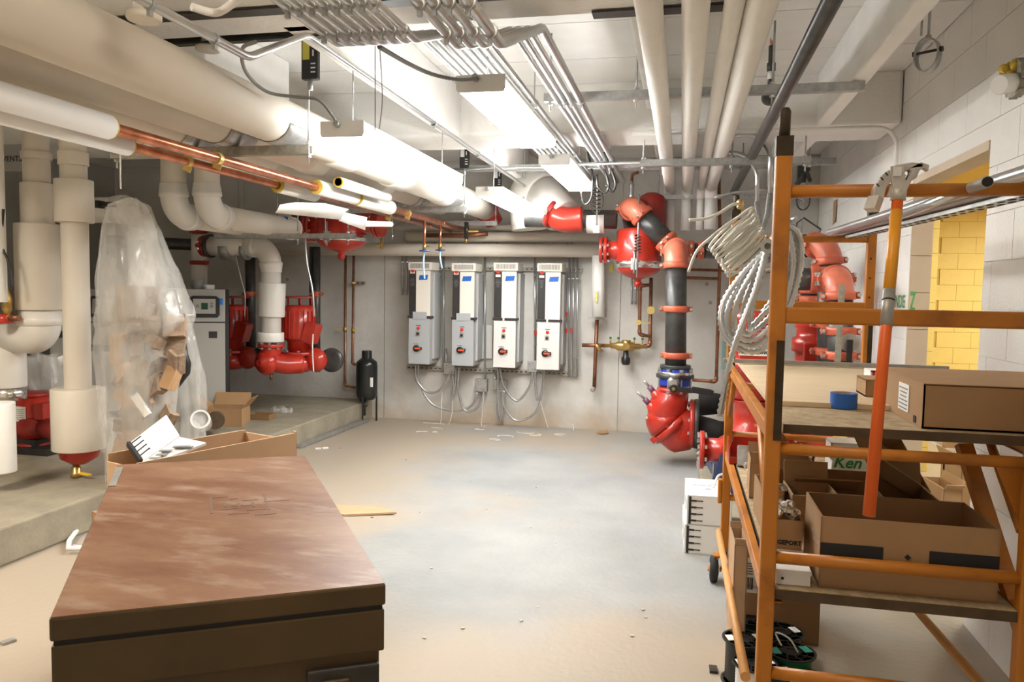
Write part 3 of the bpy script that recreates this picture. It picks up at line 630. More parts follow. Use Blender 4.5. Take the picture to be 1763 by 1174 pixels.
p=aY(657,420,7.4); t=thing('ball_valve','small brass valve under copper pipe right of the red tank','valve',p); part('body',MB().cyl(p+V((0,0,.06)),p+V((0,0,-.05)),.014,10),M['brass'],t); part('handle',MB().bar(p,p+V((-.05,0,-.03)),.02,.01),M['yhandle'],t)
# big grey PVC elbow and red elbow near the centre
t=insulated_run('insulated_pipe','large grey-white domed insulated elbow behind the small strip lights',[aY(912,395,7.3),aY(905,300,7.3)+V((0,0,-.0)),aY(968,372,7.1)],.175,.17,m='pvc',steps=False)
p=aY(985,368,7.05)
grooved_run('pipe_header','black horizontal pipe with red elbow running behind the strip lights',[aY(905,375,7.1),aY(1062,378,7.1)],.085,.12,extra=[(aY(962,376,7.1),V((1,0,0))),(aY(1000,377,7.1),V((1,0,0)))],em='reddark')
t=thing('pipe_elbow','red cast elbow between grey insulated elbow and black pipe','elbow',aY(975,385,7.0))
e0,e1,e2=aY(952,368,7.05),aY(972,378,7.02),aY(1003,377,7.02)
part('elbow',MB().tube(spl([e0,e1,e2]),.115,20),M['red'],t)
c=MB();d=MB();coupling(c,e0,e1-e0,.112,.05,d); q=part('coupling',c,M['reddark'],t); part('bolt_pair',d,M['chrome'],q)
t=thing('pipe_elbow','red elbow at the far end of the biggest insulated pipe','elbow',aY(872,390,7.3))
part('body',MB().tube(spl([V((-1.95,7.55,2.245)),V((-1.94,7.66,2.22)),V((-1.90,7.72,2.13))]),.092,18),M['reddark'],t); part('collar',MB().lathe((-1.95,7.52,2.245),(0,1,0),[(.1,0),(.125,.005),(.125,.05),(.1,.055)],20),M['reddark'],t)
# spring hanger and blank white box
p=aY(1027,385,6.85); t=thing('spring_hanger','white pipe wrap with black spring hanger right of the small strip light','hanger',p)
part('pipe_wrap',MB().lathe(aY(1011,383,7.1),(1,0,0),[(.10,0),(.10,.16)],22),M['jwhite'],t); a=aY(1027,395,6.9); part('rod',MB().cyl(a,(a.x,a.y,DK),.008,8),M['galv'],t)
part('clamp_plate',MB().box(a,(.05,.03,.06)),M['chrome'],t); b=aY(1027,345,6.9); part('spring',MB().tube([b+V((.035*math.cos(i*.8),.035*math.sin(i*.8),-.1+i*.0045)) for i in range(46)],.005,5),M['darksteel'],t)
for yy in(320,350): part('spring_cage',MB().tube([b+V((.06*math.cos(q),0,.0+.11*math.sin(q))) for q in [i*2*PI/16 for i in range(16)]],.005,5,closed=True),M['darksteel'],t) if yy==320 else None
# elbows dropping at left and the horizontal white pipe to the left tank
zc=1.955
insulated_run('insulated_pipe','white insulated pipe turning from a short drop towards the left red tank',[V((-3.40,5.05,2.45)),V((-3.40,5.05,zc)),V((-3.40,6.30,zc))],.088,.15,group='insulated drops at left')
insulated_run('insulated_pipe','white insulated drop left of its twin, disappearing behind it',[V((-3.675,5.05,2.45)),V((-3.675,5.05,zc)),V((-3.675,6.3,zc))],.088,.15,group='insulated drops at left')
p=aY(490,384,6.1); solo('tape_strip',MB().box(p+V((0,-.0,0)),(.06,.004,.11)),M['tape'],'blue masking tape strip on white pipe beside the left red tank','tape')
# ================= BACK WALL =================
YW=YB-.02
def hpipe(px0,px1,py0,y,r,label,cuffs=()):
    a=aY(px0,py0,y); b=aY(px1,py0,y); z=(a.z+b.z)/2
    return insulated_run('insulated_pipe',label,[V((a.x,y,z)),V((b.x,y,z))],r,.1,group='insulated pipes along the back wall')
hpipe(395,1032,430,7.78,.066,'long beige insulated pipe along the back wall just above the grey drives')
hpipe(700,1030,408,7.80,.05,'upper insulated pipe along the back wall, above the longer one')
hpipe(640,1030,392,7.85,.03,'thin pipe highest along the back wall behind the trapeze')
a=aY(1030,440,7.75); b=aY(1030,545,7.75)
insulated_run('insulated_pipe','white vertical pipe on the back wall right of the four drives',[a,b],.062,.1,m='jwhite')
for k,px in enumerate((751,772,835,857,920,978,986)):
    a=aY(px,418,7.9); solo('pipe_stud',MB().cyl((a.x,7.86,a.z+.03),(a.x,7.86,a.z-.03),.008,8).hexn((a.x,7.86,a.z),(0,0,1),.014,.014),M['galv'],None or 'short steel stud between the two insulated back wall pipes, '+['first','second','third','fourth','fifth','sixth','seventh'][k]+' from the left','stud','studs between the back wall pipes')
# shared struts behind drives
def wstrut(x0,x1,py,label,h=.04):
    a=aY(x0,py,7.93); b=aY(x1,py,7.93); t=thing('wall_strut',label,'strut',a)
    part('channel',MB().bb((a.x,7.925,a.z-h/2),(b.x,7.965,a.z+h/2)),M['strutdull'],t)
    sl=MB(); n=int((b.x-a.x)/.05)
    for i in range(n): sl.bb((a.x+.02+i*.05,7.921,a.z-.006),(a.x+.045+i*.05,7.926,a.z+.006))
    part('slots',sl,M['darksteel'],t)
wstrut(700,1002,461,'slotted strut on the back wall behind the tops of the drives')
wstrut(700,992,632,'slotted strut on the back wall behind the bottoms of the drives')
wstrut(605,627,487,'short strut bracket beside the copper risers')
# rigid conduits
for k,(px,y0,y1) in enumerate(((693,437,508),(700,437,508),(764,437,640),(791,437,455),(835,437,668),(859,437,455),(921,437,622),(980,437,648),(987,437,648),(994,437,648),(768,600,640),(852,640,670),(1088,478,524),(1094,478,524))):
    yy=7.905
    a=aY(px,y0,yy);b=aY(px,y1,yy)
    solo('wall_conduit',MB().cyl(a,b,.0115,10).ring(a.lerp(b,.2),(0,0,1),.011,.018,.012,10).ring(a.lerp(b,.85),(0,0,1),.011,.018,.012,10),M['emt'],'vertical conduit on back wall, '+['outer of the short pair left of the drives','inner of the short pair left of the drives','right of the first drive','behind top of the second drive','right of the second drive','behind top of the third drive','left of the fourth drive','left one of three beyond the fourth drive','middle one of three beyond the fourth drive','right one of three beyond the fourth drive','short stub entering the first junction box','short stub entering the third junction box','left of the short pair below the right red tank','right of the short pair below the right red tank'][k],'conduit','rigid conduits on the back wall')
for k,(px,py) in enumerate(((922,573),(975,541),(974,569),(983,569))):
    a=aY(px,py,7.86); solo('red_tape_band',MB().box(a,(.03,.01,.045)),M['red'],'red tape band on the conduits by the fourth drive, '+['left one','upper','lower left','lower right'][k],'tape')
# drives
def drive(px,pyt,pyb,idx,lower,label,tapex):
    YF=7.66
    a=aY(px,pyt,YF); b=aY(px,pyb,YF); W=.232; x0=a.x; zt=a.z; zb=b.z; H=zt-zb; D=.30
    t=thing('motor_drive',label,'control box',((x0+W/2),YF+D/2,zb),'motor drives on the back wall')
    F=lambda u,v,dy=0: V((x0+u*W,YF-dy,zt-v*H))
    part('housing',MB().bb((x0+.004,YF+.004,zb+H*.0),(x0+W-.004,YF+D,zt-H*.02)),M['vfdside'],t,bevel=.004)
    part('side_fin_panel',MB().bb((x0+W-.004,YF+.08,zb+.05),(x0+W+.022,YF+D,zt-H*.10)),M['vfdside'],t,bevel=.004)
    cap=part('vent_cap',MB().bb((x0-.012,YF-.012,zt-H*.078),(x0+W+.012,YF+D-.04,zt)),M['vfdfront'],t,bevel=.006)
    sl=MB()
    for i in range(17): sl.bb((x0+.016+i*.0122,YF-.0145,zt-H*.06),(x0+.0225+i*.0122,YF-.011,zt-H*.014))
    part('vent_slots',sl,M['greyink'],cap)
    part('black_panel',MB().bb((x0,YF-.008,zt-H*.52),(x0+W*.33,YF+.01,zt-H*.085)),M['vfdblack'],t,bevel=.003)
    part('front_panel',MB().bb((x0+W*.335,YF-.012,zt-H*.53),(x0+W,YF+.01,zt-H*.085)),M['vfdfront'],t,bevel=.004)
    e=MB(); e.lathe(F(.17,.085,.008),(0,-1,0),[(.02,0),(.02,.003)],16); part('red_badge',e,M['redlamp'],t)
    part('display_sticker',MB().box(F(.165,.125 if idx>1 else .10,.0085),(W*.22,.002,.025)),M['vfdfront'],t)
    tx=MB()
    for i in range(6): tx.box(F(.165,.165+i*.013,.0085),(W*random.uniform(.1,.24),.0015,.0035))
    part('panel_print',tx,M['greyink'],t)
    part('band',MB().bb((x0-.012,YF-.016,zt-H*.548),(x0+W+.012,YF+D*.35,zt-H*.525)),M['vfdblack'],t,bevel=.003)
    part('lower_door',MB().bb((x0+.0,YF-.012,zb),(x0+W,YF+.01,zt-H*.552)),M[lower],t,bevel=.004)
    if lower=='vfdgrey': part('door_tab',MB().bb((x0+W*.2,YF-.019,zt-H*.56),(x0+W*.86,YF-.012,zt-H*.485)),M['vfdgrey'],t,bevel=.002)
    else: part('clip',MB().box(F(.45,.536,.018),(W*.08,.004,H*.03)),M['vfdfront'],t)
    c=F(.47,.645,.012); l=part('pilot_light',MB().lathe(c,(0,-1,0),[(.017,0),(.017,.006),(.013,.016),(.004,.019)],16),M['redlamp'],t)
    part('caption',MB().box(c+V((0,-.001,.028)),(.05,.002,.006)),M['ink'],t)
    c=F(.45,.70,.012); s_=part('selector_plate',MB().box(c,(.045,.003,.052)),M['castgrey'],t)
    part('selector_knob',MB().lathe(c,(0,-1,0),[(.014,0),(.014,.008),(.010,.02)],14).bar(c+V((0,-.022,.014)),c+V((0,-.022,-.014)),.008,.01,V((0,1,0))),M['blackplastic'],s_)
    c=F(.38,.845,.012); k=part('disconnect_handle',MB().lathe(c,(0,-1,0),[(.036,0),(.036,.008),(.030,.018),(.012,.02)],20).box(c+V((.028,-.024,.002)),(.075,.014,.030)),M['blackplastic'],t)
    part('red_grip',MB().box(c+V((.022,-.033,.002)),(.062,.006,.018)),M['redlever'],k)
    part('caption',MB().box(c+V((-.005,-.001,.046)),(.055,.002,.005)),M['ink'],t)
    tp=F(tapex,.15,.0135); part('blue_tape_piece',MB().prism([(-.050,-.026),(.044,-.022),(.052,.028),(-.040,.024)],tp,(1,0,0),(0,0,1),.002),M['tape'],t)
    return x0,W,zb,YF
DR=[drive(705,451,626,0,'vfdgrey','grey-doored motor drive leftmost on the back wall',.68),drive(780,453,629,1,'vfdgrey','grey-doored motor drive second from the left',.66),
    drive(852,452,632,2,'vfdwhite','white-doored motor drive third from the left',.70),drive(927,453,636,3,'vfdwhite','white-doored motor drive rightmost on the back wall',.70)]
for k,(x0,y0,x1,y1,m) in enumerate(((764,624,783,645,'galv'),(818,652,838,675,'strutdull'),(850,653,871,672,'strutdull'),(908,621,925,641,'galv'))):
    a=aY(x0,y0,7.86);b=aY(x1,y1,7.86); t=thing('junction_box',['grey junction box between first and second drives','junction box hanging low between second and third drives','dull junction box directly below the third drive','junction box left of the fourth drive'][k],'junction box',(a+b)/2,'junction boxes below the drives')
    part('box',MB().bb((a.x,7.86,b.z),(b.x,7.92,a.z)),M[m],t,bevel=.003); part('cover',MB().bb((a.x+.006,7.855,b.z+.006),(b.x-.006,7.86,a.z-.006)),M['galv'],t)
    part('screws',MB().box(((a.x+b.x)/2-.03,7.853,a.z-.03),(.008,.004,.008)).box(((a.x+b.x)/2+.03,7.853,b.z+.03),(.008,.004,.008)),M['darksteel'],t)
fl=[([(715,628),(718,655),(735,674),(755,673),(772,650),(773,645)],'loop from first drive to the first junction box'),
 ([(720,628),(722,660),(745,696),(785,707),(812,698),(822,676)],'long low loop from first drive to the second junction box'),
 ([(779,645),(781,668),(779,681),(784,662),(785,632)],'tight U loop between first junction box and second drive'),
 ([(790,632),(789,670),(800,706),(822,702),(833,676)],'loop from second drive to the second junction box'),
 ([(857,633),(858,700),(862,722),(866,690),(866,672)],'tight narrow loop under the third junction box'),
 ([(860,633),(868,665),(890,690),(912,665),(917,641)],'loop from third drive to the fourth junction box'),
 ([(921,641),(923,672),(926,689),(935,665),(937,638)],'small loop between fourth junction box and fourth drive'),
 ([(865,672),(868,700),(890,724),(925,705),(938,640)],'big loop from third junction box up to the fourth drive'),
 ([(862,672),(856,700),(862,724),(867,700),(868,672)],'twin narrow loop right at the third junction box')]
for k,(pp,lb) in enumerate(fl):
    solo('flexible_conduit',corr(spl([aY(x,y,7.80+.012*(k%3)) for x,y in pp]),.0125,.012,9,.22),M['galv'],'grey flexible conduit, '+lb,'conduit','flexible conduits below the drives')
for k,(pp) in enumerate(([(761,675),(760,700),(758,733),(745,737),(728,743)],[(779,690),(778,712),(772,730),(760,742),(740,745)],[(833,680),(830,715),(829,742),(835,748)],[(930,690),(940,725),(945,740)],[(986,730),(988,742)])):
    P=[aY(x,y,7.80) for x,y in pp]; P=[V((p.x,p.y,max(p.z,.004))) for p in P]
    solo('loose_wire',MB().tube(spl(P),.0035,5),M['wirew'],'loose white wire trailing to the floor '+['under the first junction box','just right of the first trailing wire','under the second junction box','under the big flexible loop','beyond the fourth drive'][k],'wire','loose white wires by the drives')
for k,(px,py,rx) in enumerate(((747,738,.09),(728,744,.07),(755,744,.06),(905,744,.09),(920,748,.07),(850,757,.06),(870,751,.08),(965,748,.06),(825,739,.05))):
    c=aZ(px,py,.006); solo('wire_offcut',MB().tube([c+V((rx*math.cos(a),rx*.6*math.sin(a),0)) for a in [i*.35+k for i in range(int(7+k))]],.0035,5),M['wirew'],'curled white wire offcut on the floor by the back wall','wire','wire offcuts on the floor')
# long narrow sheet leaning behind third drive
a=aY(826,560,7.9);b=aY(845,618,7.9); solo('wall_notice',MB().bb((a.x,7.945,b.z),(b.x,7.95,a.z)),M['cardw'],'pale instruction sheet on wall between second and third drives','sheet')
# copper risers and black tank at left
def prun(pp,y,r,label,m='copperdull',fit=.05,grp=None):
    P=[aY(x,yy,y) for x,yy in pp]; t=thing('copper_line',label,'pipe',min(P,key=lambda q:q.z),grp)
    part('tube',MB().tube(fil(P,.04,5),r,12),M[m],t)
    for i in range(1,len(P)-1):
        d0=(P[i-1]-P[i]).normalized();d1=(P[i+1]-P[i]).normalized()
        part('elbow_fitting',MB().tube(fil([P[i]+d0*.05,P[i],P[i]+d1*.05],.035,5),r*1.22,12),M[m],t)
    return t
t=prun([(595,438),(594,664),(633,670)],7.85,.014,'left copper riser dropping to the bottom of the black tank')
a=aY(594,567,7.84); h=part('valve',MB().cyl(a+V((0,0,.025)),a+V((0,0,-.025)),.022,10),M['brass'],t); part('valve_lever',MB().bar(a,a+V((-.12,0,.0)),.02,.008),M['yhandle'],h)
t=prun([(609,438),(607,627),(632,628)],7.85,.014,'right copper riser dropping to the top of the black tank')
a=aY(608,569,7.84); h=part('valve',MB().cyl(a+V((0,0,.025)),a+V((0,0,-.025)),.022,10),M['brass'],t); part('valve_lever',MB().bar(a,a+V((.03,-.02,.0)),.02,.012),M['yhandle'],h)
part('pipe_clamp',MB().ring(aY(608,487,7.85),(0,0,1),.014,.024,.02,12),M['brassbright'],t)
c=aZ(651,717,0); c=V((c.x,7.72,0)); tp=aY(650,604,7.72).z; bt=aY(650,690,7.72).z; R=.115
t=thing('expansion_tank','small black tank on three thin legs by the concrete pad','tank',c)
part('body',MB().lathe((c.x,c.y,bt),(0,0,1),[(.02,0),(R*.7,.012),(R*.95,.05),(R,.09),(R,tp-bt-.16),(R*.93,tp-bt-.12),(R*.6,tp-bt-.09),(.055,tp-bt-.08),(.055,tp-bt-.005),(.048,tp-bt)],28),M['tank'],t)
for a in (2.6,.55,4.7): part('leg',MB().bar((c.x+R*.92*math.cos(a),c.y+R*.92*math.sin(a),bt+.12),(c.x+R*.92*math.cos(a),c.y+R*.92*math.sin(a),0),.02,.006),M['darksteel'],t)
part('drain_cock',MB().cyl((c.x-.01,c.y-.03,bt+.01),(c.x-.01,c.y-.03,bt-.16),.014,10).bar((c.x-.01,c.y-.05,bt-.06),(c.x+.03,c.y-.05,bt-.05),.015,.015),M['darksteel'],t)
part('label_sticker',MB().box((c.x+R*.72,c.y-R*.74,tp-.33),(.05,.004,.10),-.0),M['paper'],t)
for py in (628,670): a=aY(636,py,7.72); part('nipple',MB().cyl((a.x-.06,7.8,a.z),(c.x-R*.8,7.75,a.z),.015,10).cyl((a.x-.05,7.8,a.z),(a.x-.01,7.79,a.z),.022,10),M['darksteel'],t)
# right of drives: copper cross, backflow preventer
t=prun([(1028,545),(1023,668)],7.86,.020,'vertical copper pipe below the white pipe right of the drives')
part('end_cap',MB().lathe(aY(1021,670,7.84),(0,-1,0),[(.026,0),(.026,.03),(.012,.032)],14),M['castgrey'],t)
part('wall_strut_clamp',MB().box(aY(1028,548,7.86),(.19,.04,.03)),M['galv'],t)
prun([(1002,594),(1045,595)],7.86,.020,'short copper branch crossing the vertical copper pipe')
t=thing('backflow_preventer','brass backflow preventer with black drain on the back wall','valve',aY(1078,625,7.8))
c=aY(1078,596,7.82); part('body',MB().lathe(c+V((-.21,0,0)),(1,0,0),[(.018,0),(.018,.05),(.03,.055),(.03,.10),(.045,.12),(.05,.20),(.045,.28),(.03,.30),(.03,.35),(.018,.36),(.018,.42)],18).cyl(c,c+V((0,0,.06)),.045,16).cyl(c,c+V((0,-.06,.0)),.036,16),M['brass'],t)
part('relief_drain',MB().lathe(c+V((0,0,-.19)),(0,0,1),[(.03,0),(.045,.02),(.045,.07),(.03,.09),(.025,.15)],16),M['blackplastic'],t)
for dx in(-.16,-.08,.08,.16): 
    q=part('test_cock',MB().cyl(c+V((dx,0,.02)),c+V((dx,0,.075)),.008,8),M['brass'],t); part('green_cap',MB().cyl(c+V((dx,0,.07)),c+V((dx,0,.09)),.012,8),M['spoolgreen'],q)
part('strainer',MB().tube([c+V((-.25,0,0)),c+V((-.30,0,0)),c+V((-.25,-.02,-.06))],.022,10),M['brass'],t)
t=prun([(1108,596),(1119,595),(1121,478)],7.84,.018,'right copper riser with round valve from the brass preventer')
part('gate_valve',MB().lathe(aY(1121,534,7.80),(0,-1,0),[(.03,0),(.035,.01),(.035,.02),(.015,.025),(.015,.05),(.04,.052),(.04,.062)],18),M['brassbright'],t)
t=prun([(1121,490),(1102,492),(1101,576),(1120,579)],7.82,.017,'copper bypass loop beside the round valve')
part('ball_valve',MB().lathe(aY(1100,555,7.79),(0,-1,0),[(.026,0),(.026,.03)],12).bar(aY(1100,555,7.74),aY(1119,556,7.74),.018,.01),M['brassbright'],t)
t=prun([(1150,477),(1238,480)],7.85,.016,'upper horizontal copper pipe behind the black riser')
prun([(1180,464),(1420,470)],7.9,.014,'long thin copper pipe high on the wall behind the cable coils')
prun([(1237,270),(1240,430),(1233,657),(1192,654)],7.85,.017,'tall copper pipe dropping right of the black riser and turning left')
solo('wall_sticker',MB().prism([(-.02,-.04),(.02,-.04),(.02,.04),(-.02,.04)],aY(1052,462,7.96),(1,0,0),(0,0,1),.002),M['ylabel'],'small yellow tag on the wall near the right tank','tag')
solo('pipe_marker',MB().box(aY(1027,511,7.67),(.025,.003,.11)),M['brassbright'],'yellow marker label on the white vertical pipe','label')
solo('paint_patch',MB().box(aY(1246,612,7.975),(.045,.004,.28)),mat('pale_green_paint',(.35,.55,.48),.8),'vertical pale green paint mark on the back wall','mark')
for k,(px,py) in enumerate(((1223,521),(1217,489),(495,481))): solo('wall_stain',MB().lathe(aY(px,py,7.982 if px>600 else 7.98),(0,-1,0),[(.02,0),(.02,.003)],8),M['strutdull'],['small brown scuff on wall right of the riser','second brown scuff above the first on the wall','dark plug hole in the wall between black pipes'][k],'mark')
solo('paper_scrap',MB().prism([(-.06,-.02),(.0,-.035),(.06,-.01),(.05,.03),(-.04,.03)],aZ(1038,744,.02),(1,0,0),(0,1,.25),.01),M['card'],'crumpled pale yellow scrap on the floor against the back wall','scrap')
# ================= RED EQUIPMENT =================
def flange(mb,bm,c,ax,r,t=.03,nb=8,br=None):
    c=V(c);ax=V(ax).normalized(); x,y=frame(ax); mb.lathe(c-ax*t/2,ax,[(r*.98,0),(r,.004),(r,t-.004),(r*.98,t)],26)
    for i in range(nb):
        a=2*PI*(i+.5)/nb; q=c+(x*math.cos(a)+y*math.sin(a))*(br or r*.84); bm.cyl(q-ax*(t/2+.018),q+ax*(t/2+.018),.008,6); bm.hexn(q-ax*(t/2+.01),ax,.015,.014); bm.hexn(q+ax*(t/2+.01),ax,.015,.014)
def separator(name,label,c,R,ht,hb,lf,rf,top=None,band=True):
    c=V(c); t=thing(name,label,'tank',c-V((0,0,hb)))
    part('shell',MB().lathe(c+V((0,0,-hb)),(0,0,1),[(.02,-.02),(.028,.0),(.03,.012),(R*.5,.035),(R*.82,.07),(R*.97,.105),(R,.125),(R,hb+ht*.8),(R*.92,hb+ht*.92),(R*.6,hb+ht*.99),(.02,hb+ht)],34),M['red'],t)
    part('drain_plug',MB().lathe(c+V((0,0,-hb-.06)),(0,0,1),[(.012,0),(.03,.012),(.036,.03),(.036,.05)],10),M['red'],t)
    if band:
        b=part('steel_band',MB().lathe(c+V((0,0,-hb+.115)),(0,0,1),[(R*1.0,0),(R*1.03,.002),(R*1.03,.062),(R*1.0,.064)],36),M['chrome'],t)
        part('band_clasp',MB().box(c+V((-R*.12,-R*1.05,-hb+.145)),(.06,.03,.10)).cyl(c+V((-R*.12,-R*1.1,-hb+.06)),c+V((-R*.12,-R*1.1,-hb+.28)),.009,8),M['galv'],b)
    for L,sg in((lf,-1),(rf,1)):
        if not L: continue
        L,zz,rr=L; q=c+V((sg*L,0,zz)); mb,bm=MB(),MB(); mb.cyl(c+V((sg*R*.5,0,zz)),q,rr,22); flange(mb,bm,q,(1,0,0),rr*1.45,.03); flange(mb,MB(),q+V((sg*.04,0,0)),(1,0,0),rr*1.45,.03)
        n=part('nozzle',mb,M['red'],t); part('bolts',bm,M['chrome'],n)
    return t
# right separator
cR=aY(1100,425,7.2); R=.205
t=separator('air_separator','tall red air separator tank right of centre behind the salmon elbows',cR,R,.17,.31,(.30,-.03,.085),None)
q=aY(1121,400,7.25); part('upper_shell',MB().lathe(q,(0,0,1),[(.125,-.05),(.125,.28),(.105,.33),(.05,.36),(.01,.365)],28),M['reddark'],t)  # darker red here paints the shade on the upper tank
a=aY(1097,462,6.9); part('spring_rod',MB().cyl(a+V((0,-.0,-.08)),(a.x,a.y,2.3),.008,8),M['galv'],t); part('spring',MB().tube([a+V((.028*math.cos(i*.8),.028*math.sin(i*.8),.14+i*.0035)) for i in range(46)],.005,5),M['darksteel'],t)
q=aY(1088,300,7.1); part('vent_line',MB().tube(fil([(q.x,7.1,cR.z+.5),q,q+V((.06,0,0.02))],.03),.013,10),M['copperdull'],t); part('vent_valve',MB().lathe((q.x,7.1,q.z-.22),(0,0,1),[(.018,0),(.028,.02),(.018,.05),(.022,.12),(.015,.16)],12),M['galv'],t)
# left separator
cL=aY(588,393,6.9)
t=separator('air_separator','big red air separator at left with a steel band under the insulation flaps',cL,.235,.12,.24,(.30,.02,.10),(.36,.05,.095))
t=thing('pipe_spool','black and red pipe piece joining white pipe to the left red tank','pipe',aY(516,392,6.7))
part('black_ring',MB().lathe(V((cL.x-.36,6.9,cL.z+.02)),(-1,0,0),[(.12,0),(.12,.07)],22),M['blackpipe'],t)
part('red_coupling',MB().lathe(V((cL.x-.43,6.88,cL.z+.02)),(-1,0,0),[(.10,0),(.125,.01),(.125,.05),(.10,.06)],22),M['reddark'],t)
part('white_reducer',MB().tube(spl([V((cL.x-.49,6.86,cL.z+.02)),V((cL.x-.60,6.78,cL.z+.02)),V((-3.40,6.28,1.955))]),.1,24,rf=lambda q:.115-.012*q),M['pvc'],t)
# ---- main black riser with salmon elbows ----
YR=6.6
b0=aY(1163,640,YR); b1=aY(1164,436,YR); b2=aY(1084,352,YR); b3=V((b2.x-.03,7.55,b2.z-.10)); b1=aY(1164,430,YR); b15=b1+V((0,.36,0)); b2=aY(1085,350,YR+.36)
grooved_run('black_riser','black riser pipe with salmon grooved elbows above the red valve',[b0,b1,b15,b2,b3],.088,.125,extra=[(aY(1164,532,YR),(0,0,1)),(aY(1164,612,YR),(0,0,1))])
grooved_run('pipe_header','short black pipe with orange couplings right of the salmon elbows',[aY(1185,430,7.1),aY(1300,436,7.1)],.068,.1,extra=[(aY(1190,430,7.1),(1,0,0)),(aY(1207,431,7.1),(1,0,0))])
# ---- butterfly valve + triple duty valve ----
t=thing('butterfly_valve','butterfly valve with blue flanges and long black lever below black riser','valve',aY(1163,668,YR))
c=aY(1162,655,YR); zb=c.z; U=lambda px,py,dy=0: aY(px,py,YR)+V((0,dy,0))
def zdisc(name,y0,y1,r,m,lip=.004):
    za,zb_=U(1162,y0).z,U(1162,y1).z; return part(name,MB().lathe((c.x,YR,zb_),(0,0,1),[(r-lip,0),(r,lip),(r,za-zb_-lip),(r-lip,za-zb_)],30),M[m],t)
zdisc('upper_ring',628,634,.128,'blackpipe'); zdisc('upper_blue_body',634,642,.118,'blue'); zdisc('steel_ring',639,645,.148,'chrome'); zdisc('lower_ring',644,650,.158,'blackpipe'); zdisc('blue_body',649,663,.138,'blue')
bm=MB()
for i in range(8):
    q_=2*PI*(i+.5)/8; q=V((c.x+.138*math.cos(q_),YR+.138*math.sin(q_),0)); z0_,z1_=U(1162,672).z,U(1162,636).z
    bm.cyl(q+V((0,0,z0_)),q+V((0,0,z1_)),.009,8); bm.hexn(q+V((0,0,z1_)),(0,0,1),.017,.018); bm.hexn(q+V((0,0,z0_-.005)),(0,0,1),.017,.018)
part('flange_bolts',bm,M['galv'],t)
part('neck',MB().lathe((c.x-.01,YR-.11,zb-.0),(0,-1,0),[(.05,0),(.05,.05),(.03,.055),(.03,.09)],18).lathe((c.x+.0,YR-.15,zb+.04),(0,0,1),[(.03,0),(.05,.02),(.05,.03),(.02,.035)],16),M['castgrey'],t)
la,lb_=U(1160,664,-.20),U(1190,666,-.20); lc=U(1227,671,-.20)
lv=part('black_lever',MB().bar(la,lc,.040,.022,V((0,1,0))).bar(lb_+V((.0,-.005,.004)),lc+V((-.02,-.005,.0)),.052,.026,V((0,1,0))).lathe(la+V((0,.012,0)),(0,-1,0),[(.035,0),(.035,.024)],18),M['blackplastic'],t,bevel=.006)
part('pivot_bolt',MB().hexn(la+V((0,-.02,0)),(0,1,0),.014,.02),M['brass'],lv)
t=thing('check_valve','big red angle valve with bolted side flange at the foot of black riser','valve',aY(1165,765,YR))
zf=U(1162,668)
N_=(U(1143,705)-U(1153,735)).normalized(); ND=(U(1178,741)-U(1153,716)); 
pa,pb=U(1129,757),U(1178,713); dc=(pa+pb)/2; dv=(pb-pa); RR=dv.length/2*1.06; axd=V((dv.z,0,-dv.x)).normalized()   # points down-right
if axd.z>0: axd=-axd
body=MB().lathe(zf+V((-.0,0,-.03)),(0,0,1),[(.135,0),(.148,.004),(.148,.03),(.13,.034)],28)
body.tube(spl([zf,U(1155,688),U(1146,708),dc-axd*.02],8),.13,30,rf=lambda q:.118+.035*math.sin(q*PI*.9))
body.lathe(dc-axd*.17+V((-.01,0,.01)),axd,[(.04,-.03),(.10,-.01),(.135,.04),(RR*.93,.10),(RR*.97,.15)],30)
part('body',body,M['red'],t)
part('diagonal_flange',MB().lathe(dc-axd*.028,axd,[(RR*.97,0),(RR*1.04,.004),(RR*1.04,.056),(RR*.99,.06)],32),M['red'],t,bevel=0)
for dy in(-.16,): part('corner_lug',MB().bar(dc+V((0,dy,0))-dv.normalized()*RR*1.0-axd*.03,dc+V((0,dy,0))-dv.normalized()*RR*.72-axd*.03,.05,.03,V((0,1,0))),M['red'],t)
ob=MB(); oc=U(1191,729); ob.tube(spl([dc+axd*.03,dc+axd*.10+V((.01,0,0)),oc+V((-.10,0,-.02)),oc],8),.14,28,rf=lambda q:RR*.90-.03*q)
part('outlet_body',ob,M['red'],t)
part('cast_rib',MB().bar(U(1147,727,-.17),U(1155,733,-.165),.010,.02).bar(U(1155,733,-.165),U(1171,718,-.165),.010,.02),M['red'],t)
for (x0,y0,x1,y1,x2,y2) in((1126,674,1118,664,1109,655),(1119,695,1110,685,1098,674)):
    p=part('test_port',MB().cyl(U(x0,y0,-.05),U(x1,y1,-.05),.024,12),M['purple'],t); part('probe_pin',MB().cyl(U(x1,y1,-.05),U(x2,y2,-.05),.011,8),M['castgrey'],p)
    part('port_boss',MB().lathe(U(x0,y0,-.05),U(x0,y0,-.05)-U(x1,y1,-.05),[(.03,-.01),(.045,.03),(.06,.10)],14),M['red'],t)
part('side_plug',MB().lathe(U(1115,715,-.10),(-.4,-.9,0),[(.014,0),(.014,.012)],10),M['chrome'],t)
mb,bm=MB(),MB(); fc=oc; flange(mb,bm,fc,(1,0,0),.205,.036,10); part('outlet_flange',mb,M['red'],t); part('flange_bolts',bm,M['chrome'],t)
part('mating_flange',MB().lathe(fc+V((.02,0,0)),(1,0,0),[(.205,0),(.208,.004),(.208,.03),(.205,.034)],28),M['blackpipe'],t)
t=thing('rubber_reducer','ribbed black reducer from red valve flange towards the blue pump base','pipe',fc+V((.2,0,-.12)))
part('cone',MB().lathe(fc+V((.05,0,-.05)),(1,0,0),[(.125,0),(.12,.02),(.10,.12),(.085,.17),(.08,.22)],26),M['rubber'],t)
